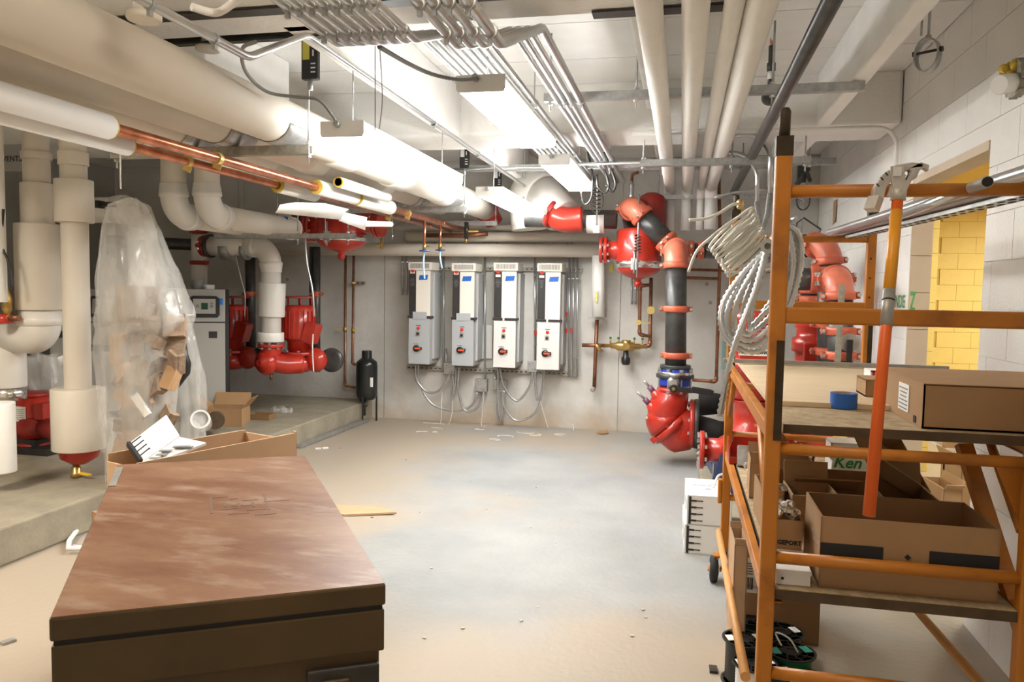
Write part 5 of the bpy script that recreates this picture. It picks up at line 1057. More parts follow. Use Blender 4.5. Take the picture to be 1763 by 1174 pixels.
# small open cardboard box on pad with its flaps
def obox(name,label,x0,x1,y0,y1,z0,h,m='card',rz=0,flaps=(),cat='box',group=None,th=.005,extra=None,tilt=None,lid=False):
    """open carton: x/y extents before rotation about its centre, flaps: (side,angle) side in 'NESW'"""
    cx,cy=(x0+x1)/2,(y0+y1)/2; W,D=x1-x0,y1-y0; R_=Matrix.Rotation(rz,3,'Z')
    if tilt: R_=R_@Matrix.Rotation(tilt[0],3,'X')@Matrix.Rotation(tilt[1],3,'Y')
    o=V((cx,cy,z0)); t=thing(name,label,cat,o,group)
    T=lambda x,y,z: o+R_@V((x,y,z))
    def slab(cxx,cyy,czz,sx,sy,sz,rot=None):
        mb=MB(); mb.box(T(cxx,cyy,czz),(sx,sy,sz),R_@rot if rot else R_); return mb
    part('bottom',slab(0,0,th/2,W,D,th),M[m],t)
    part('side_panel',slab(-W/2+th/2,0,h/2,th,D,h),M[m],t); part('side_panel',slab(W/2-th/2,0,h/2,th,D,h),M[m],t)
    part('front_panel',slab(0,-D/2+th/2,h/2,W,th,h),M[m],t); part('back_panel',slab(0,D/2-th/2,h/2,W,th,h),M[m],t)
    if lid: part('top_panel',slab(0,0,h,W,D,th),M[m],t)
    for sd,ang in flaps:
        L=min(W,D)*.48
        if sd in'WE':
            s_=-1 if sd=='W' else 1; d=V((s_*math.sin(ang),0,math.cos(ang)))*L/2; rot=Matrix.Rotation(s_*ang,3,'Y'); part('flap',slab(s_*W/2+d.x,0,h+d.z,th,D*.97,L,rot),M[m],t)
        else:
            s_=-1 if sd=='S' else 1; d=V((0,s_*math.sin(ang),math.cos(ang)))*L/2; rot=Matrix.Rotation(-s_*ang,3,'X'); part('flap',slab(0,s_*D/2+d.y,h+d.z,W*.97,th,L,rot),M[m],t)
    t['w']=1; del t['w']
    return t,T
obox('cardboard_box','opened cardboard box with raised flaps on the pad beside the boiler',aY(372,720,6.2).x,aY(428,720,6.2).x,6.0,6.25,.2,.16,'card',.25,(('N',.5),('E',.7),('W',.9)))
obox('cardboard_box','low brown box on the pad left of the crumpled clear film',aY(436,728,6.5).x,aY(470,728,6.5).x,6.4,6.55,.2,.05,'cardd',.1)
solo('pipe_offcut',MB().lathe(aY(370,725,5.6),(.6,-1,.1),[(.07,-.2),(.075,-.1),(.07,0)],18),M['plydark'],'dark brown rolled liner beside the opened cardboard box on pad','scrap')
# long tray box behind the job box
tl=aY(205,778,3.0)
A=aY(240,800,2.75); Bv=aY(512,748,3.55)
import mathutils
def tray():
    # long open tray: near-side board from A to B, parallel back board, right end
    z1=.80; p0=aZ(236,797,z1); p1=aZ(509,745,z1); 
    ux=(p1-p0); L=ux.length; ux.normalize(); uy=V((-ux.y,ux.x,0)); Dp=.19; H=.22; th=.008
    t=thing('cardboard_tray','long open cardboard tray behind the brown chest holding a white carton','box',p0.lerp(p1,.5)-V((0,0,H)))
    def bd(a,b,z0,z1_,name,m='cardl'):
        mb=MB(); q=(b-a).normalized(); mb.bar(a+V((0,0,(z0+z1_)/2-a.z)),b+V((0,0,(z0+z1_)/2-b.z)),th,z1_-z0); part(name,mb,M[m],t)
    bd(p0,p1,z1-H,z1,'front_board'); 
    p0b=p0+uy*Dp; p1b=p1+uy*Dp
    q0=p0b-ux*.0; bd(q0,p1b-ux*.12,z1-H,z1+.01,'back_board')
    bd(p1-ux*.12+uy*.0,p1b-ux*.12,z1-H,z1,'end_board'); bd(p0,q0,z1-H,z1-.02,'end_board')
    bd(p1,p1+ux*.012+uy*.03,z1-H,z1+.005,'edge_strip','card')
    mb=MB(); mb.prism([(0,0),(L,0),(L,Dp),(0,Dp)],p0-V((0,0,H-.004)),ux,uy,.006); part('bottom',mb,M['cardl'],t)
    return p0,ux,uy,z1,H,L
p0,ux,uy,z1,H,L=tray()
t=thing('white_carton','white carton printed with black strips, tipped open in the long cardboard tray','box',p0+ux*.2)
c=aZ(300,760,.80)+uy*.06
v1=V((.45,.25,.62)).normalized()
q0=p0.y; aa,bb,cc,dd=aY(222,765,q0+.13),aY(244,796,q0+.08),aY(309,752,q0+.30),aY(286,716,q0+.33)
s_=MB(); nrm=(bb-aa).cross(cc-bb).normalized()*.006
s_.add([aa,bb,cc,dd,aa+nrm,bb+nrm,cc+nrm,dd+nrm],[(0,1,2,3),(7,6,5,4),(0,4,5,1),(1,5,6,2),(2,6,7,3),(3,7,4,0)]); part('raised_side',s_,M['paper'],t)
e_=aY(355,762,q0+.30); f_=aY(262,797,q0+.06)
s2=MB(); s2.add([bb,cc,e_,f_,bb-V((0,0,.01)),cc-V((0,0,.01)),e_-V((0,0,.01)),f_-V((0,0,.01))],[(0,1,2,3),(7,6,5,4),(0,4,5,1),(1,5,6,2),(2,6,7,3),(3,7,4,0)]); part('top_face',s2,M['paper'],t)
sp=MB(); off=V((0,-.004,.004))
sp.bar(aa+off,bb+off,.012,.02)
for i in range(4):
    q=(i+.4)/4.4; a=aa.lerp(bb,q)+off; b=a+(dd-aa)*.30; sp.bar(a,b,.006,.003,V((0,1,0)))
part('black_print',sp,M['ink'],t)
sp=MB(); 
for (u,v_) in((.55,.35),(.7,.3),(.85,.3),(.55,.7),(.35,.55),(.6,.85)): q=cc.lerp(e_,u).lerp(bb.lerp(f_,u),v_); sp.box(q+V((0,0,.004)),(.04,.025,.003),.3)
part('symbol_print',sp,M['greyink'],t)
# supporting carton
pc=p0+ux*(L*.45)+uy*.1
obox('cardboard_box','closed carton on the floor carrying the long tray behind the brown chest',pc.x-.35,pc.x+.35,pc.y-.18,pc.y+.2,0,.57,'card',math.atan2(ux.y,ux.x),lid=True)
# ---- floor bits ----
a=aZ(590,888,.012); 
solo('cardboard_flap',MB().prism([(-.15,-.10),(.02,-.10),(.32,.02),(.20,.09),(-.15,.06)],aZ(600,878,.012),(1,0,0),(0,1,.04),.012),M['cardl'],'flat piece of corrugated cardboard on the floor right of the brown chest','cardboard')
solo('strut_piece',MB().bar(aZ(515,768,.02),aZ(632,723,.02),.045,.03),M['galv'],'long galvanized rail lying on the floor along the pad','rail')
pts=[aZ(x,y,.03) for x,y in((160,883),(143,884),(138,905),(119,931),(118,944),(152,944))]
solo('white_tray',MB().tube(pts,.014,6).prism([(-.02,0),(.25,0),(.25,.006),(-.02,.006)],aZ(130,940,.01),(1,0,0),(0,1,0),.01),M['jwhite'],'white U-shaped plastic strip on the floor left of the brown chest','strip')
rnd=random.Random(4)
for k in range(26):
    px,py=rnd.uniform(560,1150),rnd.uniform(755,1110)
    if px<700 and py>900: continue
    c=aZ(px,py,.004); solo('floor_chip',MB().box(c+V((0,0,0)),(rnd.uniform(.006,.018),rnd.uniform(.005,.012),.004),rnd.uniform(0,3)),M['debris' if k%5 else 'cablegrey'],'small chip of debris on the open floor','debris','chips on the floor')
for k,(px,py) in enumerate(((520,768),(548,772),(560,771),(14,1104),(1228,1152))):
    c=aZ(px,py,.006); solo('small_scrap',MB().box(c,(.05,.03,.01),.4*k),M[['tape','paper','paper','castgrey','darksteel'][k]],['small blue tape scrap by the pad','small pale scrap by the pad beside blue tape','second pale scrap by the pad','pale scrap at the lower left floor corner','dark disc-like scrap on floor near wire spools'][k],'scrap')
# ---- brown steel chest ----
c_n0=aZ(82,1065,.86); c_n1=aZ(666,1005,.86)
c_f0=aZ(205,797,.86); c_f1=aZ(525,787,.86)
ux=(c_n1-c_n0).normalized(); uy=((c_f0-c_n0)+(c_f1-c_n1)); D=uy.length/2; uy.normalize(); W=((c_n1-c_n0).length+(c_f1-c_f0).length)/2
print('chest',W,D,(c_f0-c_n0).dot(ux),(c_f1-c_n1).dot(ux))
o=(c_n0+c_n1)/2+uy*D/2; o.z=0; R_=Matrix(((ux.x,uy.x,0),(ux.y,uy.y,0),(0,0,1))); rz=R_
t=thing('steel_chest','large worn brown steel jobsite chest filling the foreground','chest',o)
def cb(c,s,name,m,bev=.004,lab=None,par=None):
    return part(name,MB().box(o+R_@V(c),s,rz),M[m],par or t,lab,bevel=bev)
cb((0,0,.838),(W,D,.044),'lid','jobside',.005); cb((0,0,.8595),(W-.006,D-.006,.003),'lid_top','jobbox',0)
cb((0,0,.812),(W-.012,D-.012,.010),'lid_gasket','rubber',0)
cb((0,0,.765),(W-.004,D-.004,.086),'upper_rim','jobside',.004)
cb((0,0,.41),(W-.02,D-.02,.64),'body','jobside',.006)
for sx in(-1,1):
    for sy in(-1,1): cb((sx*(W/2-.04),sy*(D/2-.06),.05),(.07,.10,.10),'skid_foot','darksteel',.004)
pk=cb((W*.36,-D/2+.006,.60),(.14,.02,.20),'lock_recess','darksteel',.004); cb((W*.335,-D/2-.002,.655),(.05,.02,.05),'hasp','jobside',.003,par=pk); cb((W*.30,-D/2+.0,.45),(.012,.012,.3),'recess_edge','jobside',.002,par=pk)
cb((-W/2+.013,D*.36,.862),(.020,D*.20,.003),'worn_edge_tape','castgrey',0,'grey tape on the far left lid edge')
rr=random.Random(2)
mb=MB()
for i in range(5): mb.box(o+R_@V((W*.12+.035*i-.09,D*.03+rr.uniform(-.01,.01)+.0,.8615)),(.006,.16 if i in(0,4) else .05,.0008),rz)
for i in range(9): mb.box(o+R_@V((W*.10+rr.uniform(-.06,.09),D*(-.06+.02*i),.8615)),(rr.uniform(.02,.07),.004,.0008),rz)
part('faded_stencil',mb,mat('faded_blue_stencil',(.21,.145,.11),.5),t)
# ================= ORANGE SCAFFOLD =================
SX0,SX1,SY0,SY1=.243,.858,2.10,3.90
t=thing('rolling_scaffold','orange rolling baker scaffold with two plywood decks at right','scaffold',((SX0+SX1)/2,(SY0+SY1)/2,0))
PT=1.845
for x,y in((SX0,SY0),(SX1,SY0),(SX0,SY1),(SX1,SY1)):
    mb=MB().box((x,y,(PT+.17)/2),(.040,.040,PT-.17)); part('post',mb,M['scaff'],t,bevel=.005)
    part('worn_top',MB().box((x,y,PT-.02),(.042,.042,.05)),M['scaffdark'],t)
    part('worn_patch',MB().box((x+.009,y-.0205,1.20),(.020,.002,.26)),M['scaffdark'],t)
    part('coupling_pin',MB().lathe((x,y,PT),(0,0,1),[(.014,0),(.014,.07),(.010,.078)],12),M['scaffdark'],t)
    part('caster_stem',MB().cyl((x,y,.17),(x,y,.13),.018,10),M['darksteel'],t)
    dx,dy=(-.045,.02) if x==SX0 else (.03,.02)
    w_=part('caster_wheel',MB().lathe((x+dx-.02,y+dy,.066),(1,0,0),[(.05,0),(.064,.004),(.064,.036),(.05,.04)],24),M['rubber'],t)
    part('wheel_hub',MB().lathe((x+dx-.024,y+dy,.066),(1,0,0),[(.03,0),(.03,.048)],16),M['castgrey'],w_)
    part('caster_fork',MB().bar((x+dx-.03,y+dy,.06),(x-.02,y,.145),.03,.005,V((1,0,0))).bar((x+dx+.03,y+dy,.06),(x+.02,y,.145),.03,.005,V((1,0,0))).box((x+dx*.3,y,.145),(.07,.06,.008)),M['scaff'],w_)
rz_=[1.712,1.395,1.085,.755,.44]
for i,z in enumerate(rz_):
    for y in(SY0,SY1):
        if i==2: part('rung',MB().cyl((SX0,y,1.045 if y==SY0 else 1.0),(SX1,y,1.045 if y==SY0 else 1.0),.015,12),M['scaff'],t)
        elif i==1: part('rung',MB().box(((SX0+SX1)/2,y,z),(SX1-SX0,.03,.042)),M['scaff'],t,bevel=.006)
        else: part('rung',MB().cyl((SX0,y,z),(SX1,y,z),.0165,12),M['scaff'],t)
for x in(SX0,SX1):
    for z in(1.09,.66):
        s_=-1 if x==SX0 else 1
        part('side_rail',MB().bb((x-.012,SY0,z-.03),(x+.012,SY1,z+.012)).bb((x-.012,SY0,z-.03),(x+.012-s_*.03,SY1,z-.025)),M['scaff'],t,bevel=.003)
    for a_,b_ in((SY0+.05,SY0+.30),(SY1-.05,SY1-.30)): part('side_brace',MB().cyl((x,a_,.86),(x,b_,1.06),.012,10),M['scaff'],t)
    part('diagonal_brace',MB().tube([(x-.03 if x==SX0 else x,SY1-.02,.27),(x-.035 if x==SX0 else x+.0,SY0+.1,.37)],.0145,12),mat('faded_orange_tube',(.70,.36,.12),.5,noise=.15,scale=9),t)
    part('latch',MB().box((x-.03 if x==SX0 else x+.03,SY1,.47),(.02,.04,.12)),M['scaff'],t,bevel=.006)
part('gusset',MB().prism([(0,0),(.10,.0),(.03,-.16),(0,-.24)],(SX1+.02,SY0+.05,1.05),(-1,0,0),(0,0,1),.006).bar((SX1-.06,SY0+.3,1.03),(SX1+.02,SY0+.05,.60),.045,.02),M['scaff'],t)
part('post_holes',MB().box((SX1-.005,SY1-.026,1.62),(.008,.002,.008)).box((SX1-.005,SY1-.026,1.53),(.008,.002,.008)).box((SX1-.005,SY1-.026,1.44),(.008,.002,.008)),M['ink'],t)
part('deck_front_edge',MB().bb((SX0+.028,SY0+.014,1.084),(SX1+.04,SY0+.02,1.108)),M['plydark'],t)
part('upper_deck_edge',MB().bb((SX0+.028,SY0+.02,1.085),(SX1+.04,2.52,1.107)),M['osb'],t)
part('lower_deck_edge',MB().bb((SX0+.02,SY0-.01,.645),(SX1-.02,SY1-.03,.672)),M['plydark'],t)
part('lower_deck_top',MB().bb((SX0+.021,SY0-.009,.672),(SX1-.021,SY1-.031,.674)),M['osb'],t)
solo('plywood_sheet',MB().bb((SX0+.028,2.47,1.108),(SX1+.02,SY1+.0,1.122)),M['ply'],'pale plywood sheet lying on the far part of the upper scaffold deck','plywood')
ZD=1.108
a=aY(1245,628,3.72); b=aY(1632,640,3.72)
solo('flat_bar',MB().bar((a.x,3.72,1.135),(b.x,3.72,1.135),.03,.018),M['castgrey'],'long grey flat bar lying across the upper deck behind the post','bar')
# blue tape roll
c=aZ(1456,705,ZD)+V((0,.035,0)); t2=thing('tape_roll','roll of blue masking tape on the upper scaffold deck','tape',c)
part('tape',MB().lathe(c,(0,0,1),[(.028,.001),(.0385,.001),(.0385,.046),(.028,.046),(.028,.001)],36,False),M['tape'],t2); part('core',MB().lathe(c,(0,0,1),[(.024,.001),(.028,.001),(.028,.045),(.024,.045),(.024,.001)],30,False),M['cardl'],t2)
# big brown box on deck
bx0=aZ(1568,727,ZD).x
t2,T=obox('cardboard_box','flat brown cardboard box with white label on the upper deck at right',bx0,bx0+.44,2.16,2.62,ZD,.115,'card',0,lid=True)
mb=MB(); mb.box(T(-.2215,-.06,.06),(.002,.10,.075)); lb=part('white_label',mb,M['paper'],t2)
mb=MB(); [mb.box(T(-.223,-.06+.0,.085-.011*i),(.002,random.uniform(.05,.085),.003)) for i in range(6)]; part('label_print',mb,M['greyink'],lb)
mb=MB(); mb.box(T(-.2215,-.17,.015),(.002,.02,.018)); part('hand_hole',mb,M['ink'],t2)
# small red and brown cartons behind
q=aY(1512,672,3.0); t2=thing('red_carton','small red-striped carton standing behind orange handle on the deck','carton',(q.x,3.0,1.122))
part('body',MB().box((q.x+.02,3.0,1.152),(.12,.10,.06)),M['cardw'],t2); part('red_edge',MB().box((q.x-.03,2.949,1.152),(.008,.003,.06)).box((q.x-.012,2.949,1.152),(.008,.003,.06)).box((q.x+.02,2.949,1.18),(.12,.003,.006)),M['red'],t2)
q=aY(1530,700,2.62); obox('cardboard_box','small brown carton between the big box and plywood on upper deck',q.x-.06,q.x+.05,2.66,2.80,1.122,.055,'card',lid=True)
# ---- bender ----
hb=aY(1496,888,1.72); ht=aY(1549,302,2.06)
t2=thing('conduit_bender','conduit bender with orange handle hooked over the top scaffold rung','bender',hb)
part('handle',MB().tube([hb,ht],.0128,18),M['orange'],t2)
d=(ht-hb); L=d.length; d.normalize(); q=hb+d*L*.62
part('amber_sleeve',MB().tube([q,hb+d*L*.88],.0134,18),M['benderorange'],t2); part('silver_label',MB().tube([hb+d*L*.52,hb+d*L*.63],.0136,18),M['castgrey'],t2)
part('black_rings',MB().tube([hb+d*L*.595,hb+d*L*.60],.0139,18),M['ink'],t2)
# head: curved shoe
def px_(x,y,dep=2.035): return aY(x,y,dep)
outer=[(1500,352),(1506,322),(1520,300),(1543,284),(1570,279),(1590,281)]
inner=[(1590,288),(1572,290),(1556,296),(1540,305),(1527,322),(1519,352)]
O=[px_(*p) for p in outer]; I=[px_(*p) for p in inner]
nv=V((0,.032,0)); mb=MB()
poly=O+I; n=len(poly); mb.add(poly+[p+nv for p in poly],[tuple(range(n)),tuple(range(n,2*n))[::-1]]+[(i,n+i,n+(i+1)%n,(i+1)%n) for i in range(n)]); hd=part('bender_shoe',mb,M['benderal'],t2,bevel=.002)
mb=MB(); poly=[px_(*p) for p in((1586,279),(1600,284),(1598,294),(1590,288),(1583,294),(1578,306),(1568,312),(1566,290))]; n=len(poly); mb.add(poly+[p+nv*.7 for p in poly],[tuple(range(n)),tuple(range(n,2*n))[::-1]]+[(i,n+i,n+(i+1)%n,(i+1)%n) for i in range(n)]); part('hook',mb,M['benderal'],t2)
mb=MB(); mb.bar(px_(1543,286),px_(1549,332,2.03),.012,.03,V((1,0,0))).bar(px_(1530,328),px_(1552,334),.010,.025).bar(px_(1573,292),px_(1553,330),.010,.03,V((0,1,0))); mb.cyl(px_(1548,325),px_(1546,345),.018,12); part('web',mb,M['benderal'],t2)
mb=MB()
for (x,y) in((1512,318),(1519,307),(1527,299),(1536,292)): mb.bar(px_(x-3,y-2,2.033),px_(x+2,y+3,2.033),.0025,.002,V((0,1,0)))
part('degree_marks',mb,M['ink'],t2)
part('foot_pedal',MB().bar(px_(1508,340,2.03),px_(1500,362,2.02),.03,.02),M['benderal'],t2)
pl=part('white_tag',MB().box(px_(1545,295,2.025),(.019,.002,.022)),M['paper'],t2)
# ---- conduit bundle on rungs ----
E0=[(1432,408),(1438,406),(1446,410),(1452,409),(1460,411),(1470,410)]
N0=[(1763,300),(1763,312),(1763,322),(1763,328)]
B0=aY(1440,405,4.0); 
for k,(xa,za,r,lb) in enumerate(((.705,1.758,.019,'thick tube on the top left of conduit bundle across the rungs'),(.745,1.748,.012,'thin tube second in conduit bundle across the rungs'),(.775,1.745,.012,'thin tube third in conduit bundle across the rungs'),(.805,1.746,.012,'thin tube fourth in conduit bundle across the rungs'))):
    xn=xa+.075 if k else xa+.06
    t3=thing('loose_conduit',lb,'conduit',(xa,2.0,za),'conduits lying across scaffold rungs')
    y0=1.2; part('tube',MB().tube([(xn+.10,y0,za),(xa-.005,4.05,za-.005)],r,16,cap=False),M['emt'],t3)
e=aY(1700,313,1.98); t3=thing('loose_conduit','short conduit with open dark end facing the camera on top rung','conduit',e,'conduits lying across scaffold rungs')
part('tube',MB().tube([e,e+V((.30,.9,-.02)) if False else (e.x+.02,e.y+.9,e.z-.00)],.0135,16),M['emt'],t3); part('open_end',MB().lathe(e+V((0,-.001,0)),(0,-1,0),[(.0115,0),(.0115,.0015)],16),M['ink'],t3)
t3=thing('perforated_strut','slotted strut channel lying under the loose conduits on the rungs','strut',(.83,2.0,1.73))
sa=V((.96,1.25,1.722));sb=V((.76,4.02,1.722)); part('channel',MB().bar(sa,sb,.06,.012),M['galv'],t3)
mb=MB(); d=(sb-sa)
for i in range(44):
    for o_ in(-.014,.014): p=sa.lerp(sb,(i+.3)/44)+V((o_,0,-.0065)); mb.bar(p,p+d*.010,.010,.002)
part('slots',mb,M['ink'],t3,kind='stuff')
# ================= LOWER DECK CONTENTS =================
ZL=.675
def dbox(px0,px1,pyb,h,d_,label,m='card',flaps=(),rz=0,z0=ZL,name='cardboard_box',**k):
    a=aZ(px0,pyb,z0); b=aZ(px1,pyb,z0); y=(a.y+b.y)/2
    return obox(name,label,a.x,b.x,y,y+d_,z0,h,m,rz,flaps,**k),(a,b,y)
# big front box with black stripes
BX0,BX1,BY0=.378,.805,2.13
t2,T=obox('cardboard_box','large open brown box with two black stripes at the front of lower deck',BX0,BX1,BY0,BY0+.26,ZL,.190,'card')
W=BX1-BX0
for x0,x1 in((-.5,-.14),(.12,.5)): part('black_stripe_print',MB().box(T((x0+x1)/2*W,-.1315,.092),((x1-x0)*W,.002,.058)),M['ink'],t2)
mb=MB(); mb.prism([(-.008,0),(0,-.008),(.008,0),(0,.008)],T(0,-.1315,.10),(1,0,0),(0,0,1),.002); part('diamond_mark',mb,M['ink'],t2)
part('white_print',MB().box(T(-W/2-.0015,-.05,.12),(.001,.10,.003)).box(T(-W/2-.0015,-.06,.10),(.001,.06,.003)),M['greyink'],t2)
specs=[ # x0,x1,y0,depth,h,mat,flaps,label
 (.275,.345,2.62,.22,.13,'card',(),'open carton at the left edge of lower deck holding silver tubes'),
 (.37,.52,2.62,.20,.12,'card',(('N',.15),),'open brown carton directly behind the striped box, left half'),
 (.40,.62,2.86,.16,.09,'cardd',(('S',.9),),'dark carton with folded front flap behind the striped box'),
 (.36,.52,3.06,.16,.075,'card',(('W',.8),('N',.3)),'torn open carton in the middle of the lower deck'),
 (.54,.74,3.06,.18,.08,'cardd',(('W',.5),),'dark open carton right of the torn carton on lower deck'),
 (.66,.83,2.66,.22,.12,'cardd',(('N',.3),),'deep dark carton behind the striped box at right'),
 (.275,.36,3.00,.20,.14,'card',(('S',.2),('N',.4)),'tall open carton beside the left lower rail'),
 (.54,.72,3.27,.06,.04,'card',(('E',1.0),),'shallow open tray of fittings in front of the white lettered carton'),
]
BXS=[]
for x0,x1,y0,dd,h,m,fl_,lb in specs: BXS.append(obox('cardboard_box',lb,x0,x1,y0,y0+dd,ZL,h,m,random.uniform(-.04,.04),fl_)[0])
obox('cardboard_box','small upright carton filled with fittings on the lower deck far side',aY(1373,790,3.5).x,aY(1402,790,3.5).x,3.50,3.58,ZL,.085,'card')
# white open carton + lettered carton
obox('white_carton','white carton standing open on the lower deck far side',aY(1384,790,3.4).x,aY(1428,790,3.4).x,3.34,3.48,ZL+.03,.012,'cardw',flaps=(('E',.05),))
q=aY(1458,782,3.55); t2,T=obox('lettered_carton','pale carton with green letters Ken on lower deck under the shelf',aY(1430,790,3.55).x,aY(1500,790,3.55).x,3.55,3.68,ZL,aY(1440,763,3.55).z-ZL,'cardw',lid=True)
text('green_lettering','Ken',.070,T(-.015,-.0675,.045),(1,0,0),(0,0,1),M['green'],t2,shear=.3,bold=.0015)
# tilted lid-box in front
obox('cardboard_box','brown carton tipped on its side above the striped box at right',.60,.83,2.82,3.10,.86,.06,'cardd',.15,tilt=(.5,.62))
# gray metal box
obox('grey_tray','grey flat carton behind the striped box at right',.74,.85,2.46+.14,2.64,ZL,.10,'cardw') if False else None
# shiny fittings: small silver pieces as individual connectors
def fitting(c,rz,tx,k):
    ax=V((math.cos(rz)*math.cos(tx),math.sin(rz)*math.cos(tx),math.sin(tx)))
    return MB().lathe(c-ax*.018,ax,[(.009,0),(.012,.001),(.012,.014),(.016,.015),(.016,.021),(.011,.022),(.011,.034),(.009,.035)],8,False)
fr=random.Random(11)
def pile(x0,x1,y0,y1,z0,hz,n,lb,grp):
    for k in range(n):
        c=V((fr.uniform(x0,x1),fr.uniform(y0,y1),z0+.015+fr.random()*hz))
        solo('conduit_fitting',fitting(c,fr.uniform(0,6),fr.uniform(-.6,.6),k),M['chrome'],lb,'fitting',grp)
pile(.42,.56,3.36,3.62,ZL,.05,60,'shiny conduit connector in the loose pile behind post on lower deck','fittings in the loose pile')
pile(aY(1377,790,3.5).x,aY(1398,790,3.5).x,3.51,3.57,ZL+.05,.035,10,'shiny connector in the small upright carton','fittings in the upright carton')
pile(.55,.71,3.275,3.325,ZL,.03,22,'shiny fitting in the shallow open tray','fittings in the shallow tray')
pile(.28,.35,3.22,3.42,ZL,.03,14,'shiny fitting near the left rail of lower deck','fittings by the left rail')
# red bin and grey steel cover
q=aZ(1283,800,ZL); t2=thing('red_bin','red steel bin with slanted front at far left of the lower deck','bin',(q.x+.05,3.66,ZL))
part('back',MB().prism([(0,0),(.30,0),(.30,.09),(.03,.09)],(.235,3.80,ZL),(1,0,0),(0,0,1),.006),M['red'],t2)
part('side',MB().prism([(0,0),(.20,0),(.20,.09),(.04,.06)],(.235,3.60,ZL),(0,1,0),(0,0,1),.006),M['red'],t2)
part('floor_plate',MB().bb((.235,3.6,ZL),(.53,3.8,ZL+.006)),M['red'],t2)
part('front_lip',MB().bb((.235,3.597,ZL),(.53,3.603,ZL+.03)),M['red'],t2)
t2=thing('junction_box_cover','grey square steel box leaning in front of the red bin','junction box',(.31,3.55,ZL)); rt=Matrix.Rotation(-.45,3,'X')
part('box',MB().box((.315,3.56,ZL+.045),(.10,.035,.095),rt),M['galv'],t2,bevel=.003); part('knockout',MB().lathe(V((.34,3.54,ZL+.07)),rt@V((0,-1,0)),[(.011,0),(.011,.003)],12),M['chrome'],t2)
for k,(a_,b_) in enumerate((((.285,2.60,ZL+.145),(.46,3.00,ZL+.06)),((.30,2.60,ZL+.145),(.475,3.00,ZL+.05)),((.315,2.62,ZL+.135),(.47,2.95,ZL+.045)))):
    solo('silver_tube',MB().tube([a_,b_],.0105,12),M['emt'],'silver tube end sticking out of carton behind left post, '+['left','middle','right'][k],'tube','silver tubes in the left carton')
# front-left small cartons near the post
t2,T=obox('cardboard_box','carton printed DGEPORT with shiny bags on lower deck beside the front post',.262,.355,2.28,2.46,ZL+.045,.085,'card')
text('lettering','DGEPORT',.0175,T(.006,-.0905,.02),(1,0,0),(0,0,1),M['ink'],t2,bold=.0008)
pile(.272,.345,2.30,2.44,ZL+.115,.02,16,'shiny bagged fitting in the lettered carton by the front post','fittings in the lettered carton')
t2=thing('flat_carton','pale flat carton at the front edge of lower deck beside striped box','box',(.31,2.2,ZL))
part('body',MB().bb((.268,2.12,ZL),(.356,2.27,ZL+.040)),M['cardw'],t2,bevel=.002); part('lid_edge',MB().bb((.266,2.118,ZL+.03),(.358,2.272,ZL+.042)),M['cardw'],t2,bevel=.001); part('dot_mark',MB().lathe((.285,2.119,ZL+.018),(0,-1,0),[(.004,0),(.004,.001)],10),M['ink'],t2)
obox('cardboard_box','torn narrow carton outside the left lower rail near front post',.165,.232,2.75,2.98,ZL-.14,.16,'card',0,(('N',.2),)) if False else None
# boxes outside/under: floor cartons
t2,T=obox('cardboard_box','tall brown carton with shipping label standing on floor under the lower deck',.24,.60,3.30,3.62,0,.38,'card',-.03,(),lid=True)
lb=part('shipping_label',MB().box(T(-.1805+.0,-.09,.27),(.002,.10,.14)).box(T(-.12,-.1605,.27),(.10,.002,.15)),M['paper'],t2)
mb=MB()
for i in range(9): mb.box(T(-.155+i*.008,-.162,.235),(.003 if i%2 else .005,.002,.05))
for i in range(5): mb.box(T(-.125,-.162,.32-.011*i),(.07,.002,.003))
part('barcode',mb,M['ink'],lb)
mb=MB()
for i in range(16): mb.box(T(.06+i*.0065,-.1615,.32),(.0025,.002,.030))
for i in range(12): mb.box(T(.065+i*.008,-.1615,.29),(.005,.002,.010))
part('text_print',mb,M['ink'],t2)
obox('cardboard_box','narrow torn carton standing on floor just behind the front brace',.222,.272,2.98,3.20,0,.50,'cardl',0.02,(('N',.15),('S',.15)))
# ================= WIRE SPOOLS =================
def spool(px,py,z0,h,r,wm,label,tag='paper',wire=None,tilt=0):
    c=aZ(px,py,z0+h); c.z=z0; t=thing('wire_spool',label,'spool',c,'wire spools on the floor')
    part('core',MB().cyl(c+V((0,0,.002)),c+V((0,0,h-.002)),r*.4,16),M['blackplastic'],t)
    mb=MB(); k=int(h/.012)
    prof=[(r*.4,.008)]
    for i in range(k): z=.010+i*(h-.02)/k; prof+=[(r*.80,z),(r*.84,z+(h-.02)/k*.5)]
    prof+=[(r*.8,h-.01),(r*.4,h-.008)]; part('wire_winding',MB().lathe(c,(0,0,1),prof,24),M[wm],t)
    for zz_ in(0,h-.005):
        f=MB().ring(c+V((0,0,zz_+.0025)),(0,0,1),r*.90,r,.005,30).ring(c+V((0,0,zz_+.0025)),(0,0,1),r*.22,r*.42,.005,20)
        for i in range(9): a=i*2*PI/9; f.bar(c+V((math.cos(a)*r*.38,math.sin(a)*r*.38,zz_+.0025)),c+V((math.cos(a+.25)*r*.94,math.sin(a+.25)*r*.94,zz_+.0025)),.006,.004)
        f.ring(c+V((0,0,zz_+.0025)),(0,0,1),r*.62,r*.66,.004,24)
        part('flange',f,M['blackplastic'],t)
    for a in(.4,3.4): part('paper_label',MB().box(c+V((math.cos(a)*r*.66,math.sin(a)*r*.66,h+.001)),(r*.55,r*.34,.002),a+PI/2),M[tag],t)
    if wire: part('wire_end',MB().tube(spl([c+V(p) for p in((-.03,.03,h),(-.05,.05,h+.04),(-.01,-.01,h+.05),(.02,-.03,h+.01))]),.0035,6),M['wirew'],t)
    return t
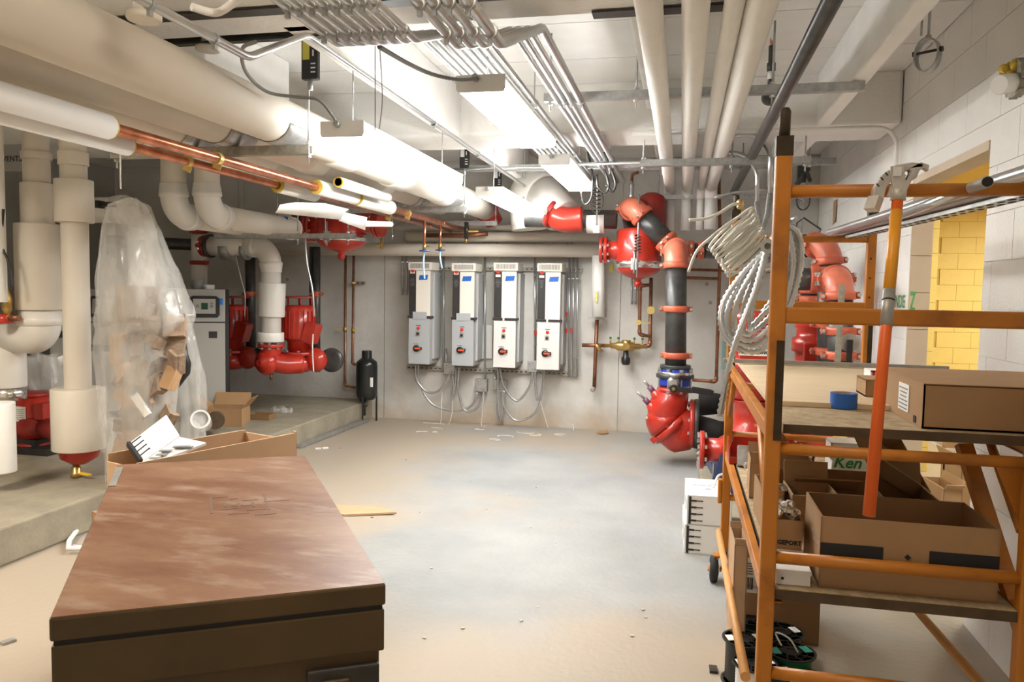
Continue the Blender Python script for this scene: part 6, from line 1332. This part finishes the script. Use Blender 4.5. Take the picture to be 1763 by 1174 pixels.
spool(1292,1062,0,.10,.082,'spoolgreen','green wire spool farthest back beside the floor carton','pink')
spool(1282,1098,0.0,.165,.082,'blackplastic','tall black wire spool leaning out left of the front brace')
spool(1345,1086,0,.11,.088,'blackplastic','black wire spool with white labels right of the front post')
spool(1362,1120,0,.12,.090,'spoolgreen','dark green wire spool with teal labels and a white wire end','teal',True)
spool(1300,1140,0,.13,.080,'wirew','white wire spool partly behind the front post')
spool(1388,1168,0,.08,.085,'blackplastic','front black wire spool cut off by the lower picture edge')
spool(1332,1155,0,.10,.075,'blackplastic','small black wire spool squeezed behind the lowest rung')
# ================= WHITE CARTONS =================
wx0=aZ(1176,952,0); wx1=aZ(1247,955,0)
for k in range(2):
    H=.165; y0=wx0.y+.0; x0=wx0.x-.0+.008*k; z0=k*H
    t2,T=obox('white_carton',['lower white carton of the pair left of the scaffold wheel','upper white carton of the pair left of the scaffold wheel'][k],x0,x0+.24,y0,y0+.40,z0,H-.002,'cardw',.03,lid=True,group='white printed cartons')
    mb=MB(); mb.box(T(-.105,-.2015,H/2),(.014,.002,H-.012))
    for i in range(4): mb.box(T(-.065,-.2015,.025+i*.037),(.06,.002,.005)); mb.box(T(-.085,-.2015,.025+i*.037),(.03,.002,.010))
    part('black_print',mb,M['ink'],t2)
    mb=MB(); mb.box(T(-.121,-.08,H/2),(.002,.05,.05)).box(T(-.121,.06,H/2),(.002,.06,.03)); 
    if k: mb.box(T(-.02,.04,H),(.12,.012,.002)).box(T(.0,-.04,H),(.03,.02,.002)).box(T(.04,.07,H),(.06,.01,.002))
    part('side_print',mb,M['greyink'],t2)
solo('extension_cord',MB().tube(spl([aY(1247,815,4.6),aY(1236,820,4.55),aY(1230,835,4.5),aZ(1226,838,.335)]),.007,8),M['wirew'],'white cord curling onto the upper white carton','cord')
# ================= COILS ON SCAFFOLD =================
PX_,PY_=SX0,SY1
def loop(cx,cy,rx,ry,tilt,y,a0=0,a1=2*PI,n=40,wob=0,seed=0):
    R=random.Random(seed); ph=R.uniform(0,6); out=[]
    for i in range(n):
        a=a0+(a1-a0)*i/(n-1); u=rx*math.cos(a); v=ry*math.sin(a); x=cx+u*math.cos(tilt)-v*math.sin(tilt); yy=cy+u*math.sin(tilt)+v*math.cos(tilt)
        out.append(aY(x,yy,y+.035*math.sin(a+ph)+wob*math.sin(2*a+ph)))
    return out
t2=thing('cable_coil','coil of white plastic cable hung on the far scaffold post','cable',aY(1262,460,3.78))
for k in range(9):
    part('cable_turn',MB().tube(loop(1259+k*3.6,392+k*6.6,51-k*.6,6.0,-.74,3.80+k*.008,0,2*PI,36,.012,k),.0068,8,closed=False),M['romex'],t2)
part('cable_end',MB().tube(spl([aY(1186,379,3.75),aY(1215,376,3.76),aY(1240,366,3.78),aY(1262,352,3.80),aY(1280,352,3.82)]),.0070,8),M['romex'],t2)
part('cable_end',MB().tube(spl([aY(1185,468,3.72),aY(1200,432,3.73),aY(1225,408,3.74),aY(1258,382,3.78),aY(1292,362,3.8)]),.0070,8),M['romex'],t2)
part('cable_turn',MB().tube(spl([aY(1244,445,3.72),aY(1246,458,3.72),aY(1262,468,3.72),aY(1300,469,3.74),aY(1340,462,3.76)]),.0070,8),M['romex'],t2)
t2=thing('flexible_conduit_coil','big coil of corrugated metal conduit hanging around the scaffold posts','conduit',aY(1300,600,3.6))
for k,(e,yy) in enumerate(((0,3.60),(11,3.66),(23,3.62),(37,3.70),(50,3.66))):
    pp=[(1352-e*.3,384+e*.3),(1322,428),(1282+e*.6,468),(1246+e,520),(1242+e,562),(1262+e*.6,594-e*.5),(1300,606-e),(1338-e*.2,578-e),(1362-e*.4,520),(1379-e*.6,452),(1374-e*.7,402),(1352-e*.3,385+e*.4)]
    part('conduit_turn',corr(spl([aY(x,y,yy+.03*math.sin(i*.9+k)) for i,(x,y) in enumerate(pp)],9),.0135,.0125,10,.42),M['emt'],t2)
part('conduit_tail',corr(spl([aY(1320,430,3.60),aY(1300,500,3.56),aY(1277,560,3.52),aY(1258,620,3.50),aY(1246,680,3.48),aY(1239,717,3.47)]),.0140,.0125,10,.42),M['emt'],t2)
part('conduit_tail',corr(spl([aY(1312,540,3.70),aY(1328,520,3.68),aY(1350,500,3.66)]),.0130,.0125,10,.42),M['emt'],t2)
part('coupling_ring',MB().ring(aY(1323,424,3.5),(-.3,-1,0),.014,.032,.03,18),M['castgrey'],t2)
part('wire_tip',MB().cyl(aY(1360,380,3.6),aY(1371,375,3.55),.009,8),M['emt'],t2)
solo('brass_fitting',MB().lathe(aY(1274,360,3.82),(0,0,1),[(.012,0),(.016,.01),(.012,.02),(.018,.035),(.010,.045)],10),M['brass'],'small brass fitting at the top of the white cable coil','fitting')
# ================= CORRIDOR CLUTTER =================
q0=aZ(1600,872,0)
for k,(px0,px1,py,h,d_,m,fl_,lb) in enumerate(((1560,1640,935,.34,.3,'cardl',(('S',.9),('E',.4)),'bright open carton on corridor floor seen through the doorway'),(1645,1700,900,.36,.3,'cardl',(('W',.4),),'second open carton in the corridor beside the jamb'))):
    a=aZ(px0,py,0);b=aZ(px1,py,0); obox('corridor_carton',lb,max(a.x,1.5),max(b.x,1.5),a.y,a.y+d_,0,h,m,.1,fl_,cat='box')
t2=thing('wooden_crate','low wooden crate of clutter in the corridor beyond the doorway','crate',(2.2,5.9,0))
for z in(.06,.20,.34): part('front_board',MB().bb((1.75,5.60,z-.05),(2.75,5.62,z+.05)),M['cardl'],t2)
part('top_board',MB().bb((1.72,5.56,.62),(2.8,6.2,.66)),M['wood'],t2)
for x in(1.78,2.7): part('leg',MB().bb((x-.03,5.6,0),(x+.03,5.66,.62)),M['wood'],t2)
part('shelf_board',MB().bb((1.75,5.58,.42),(2.78,6.2,.44)),M['paper'],t2)
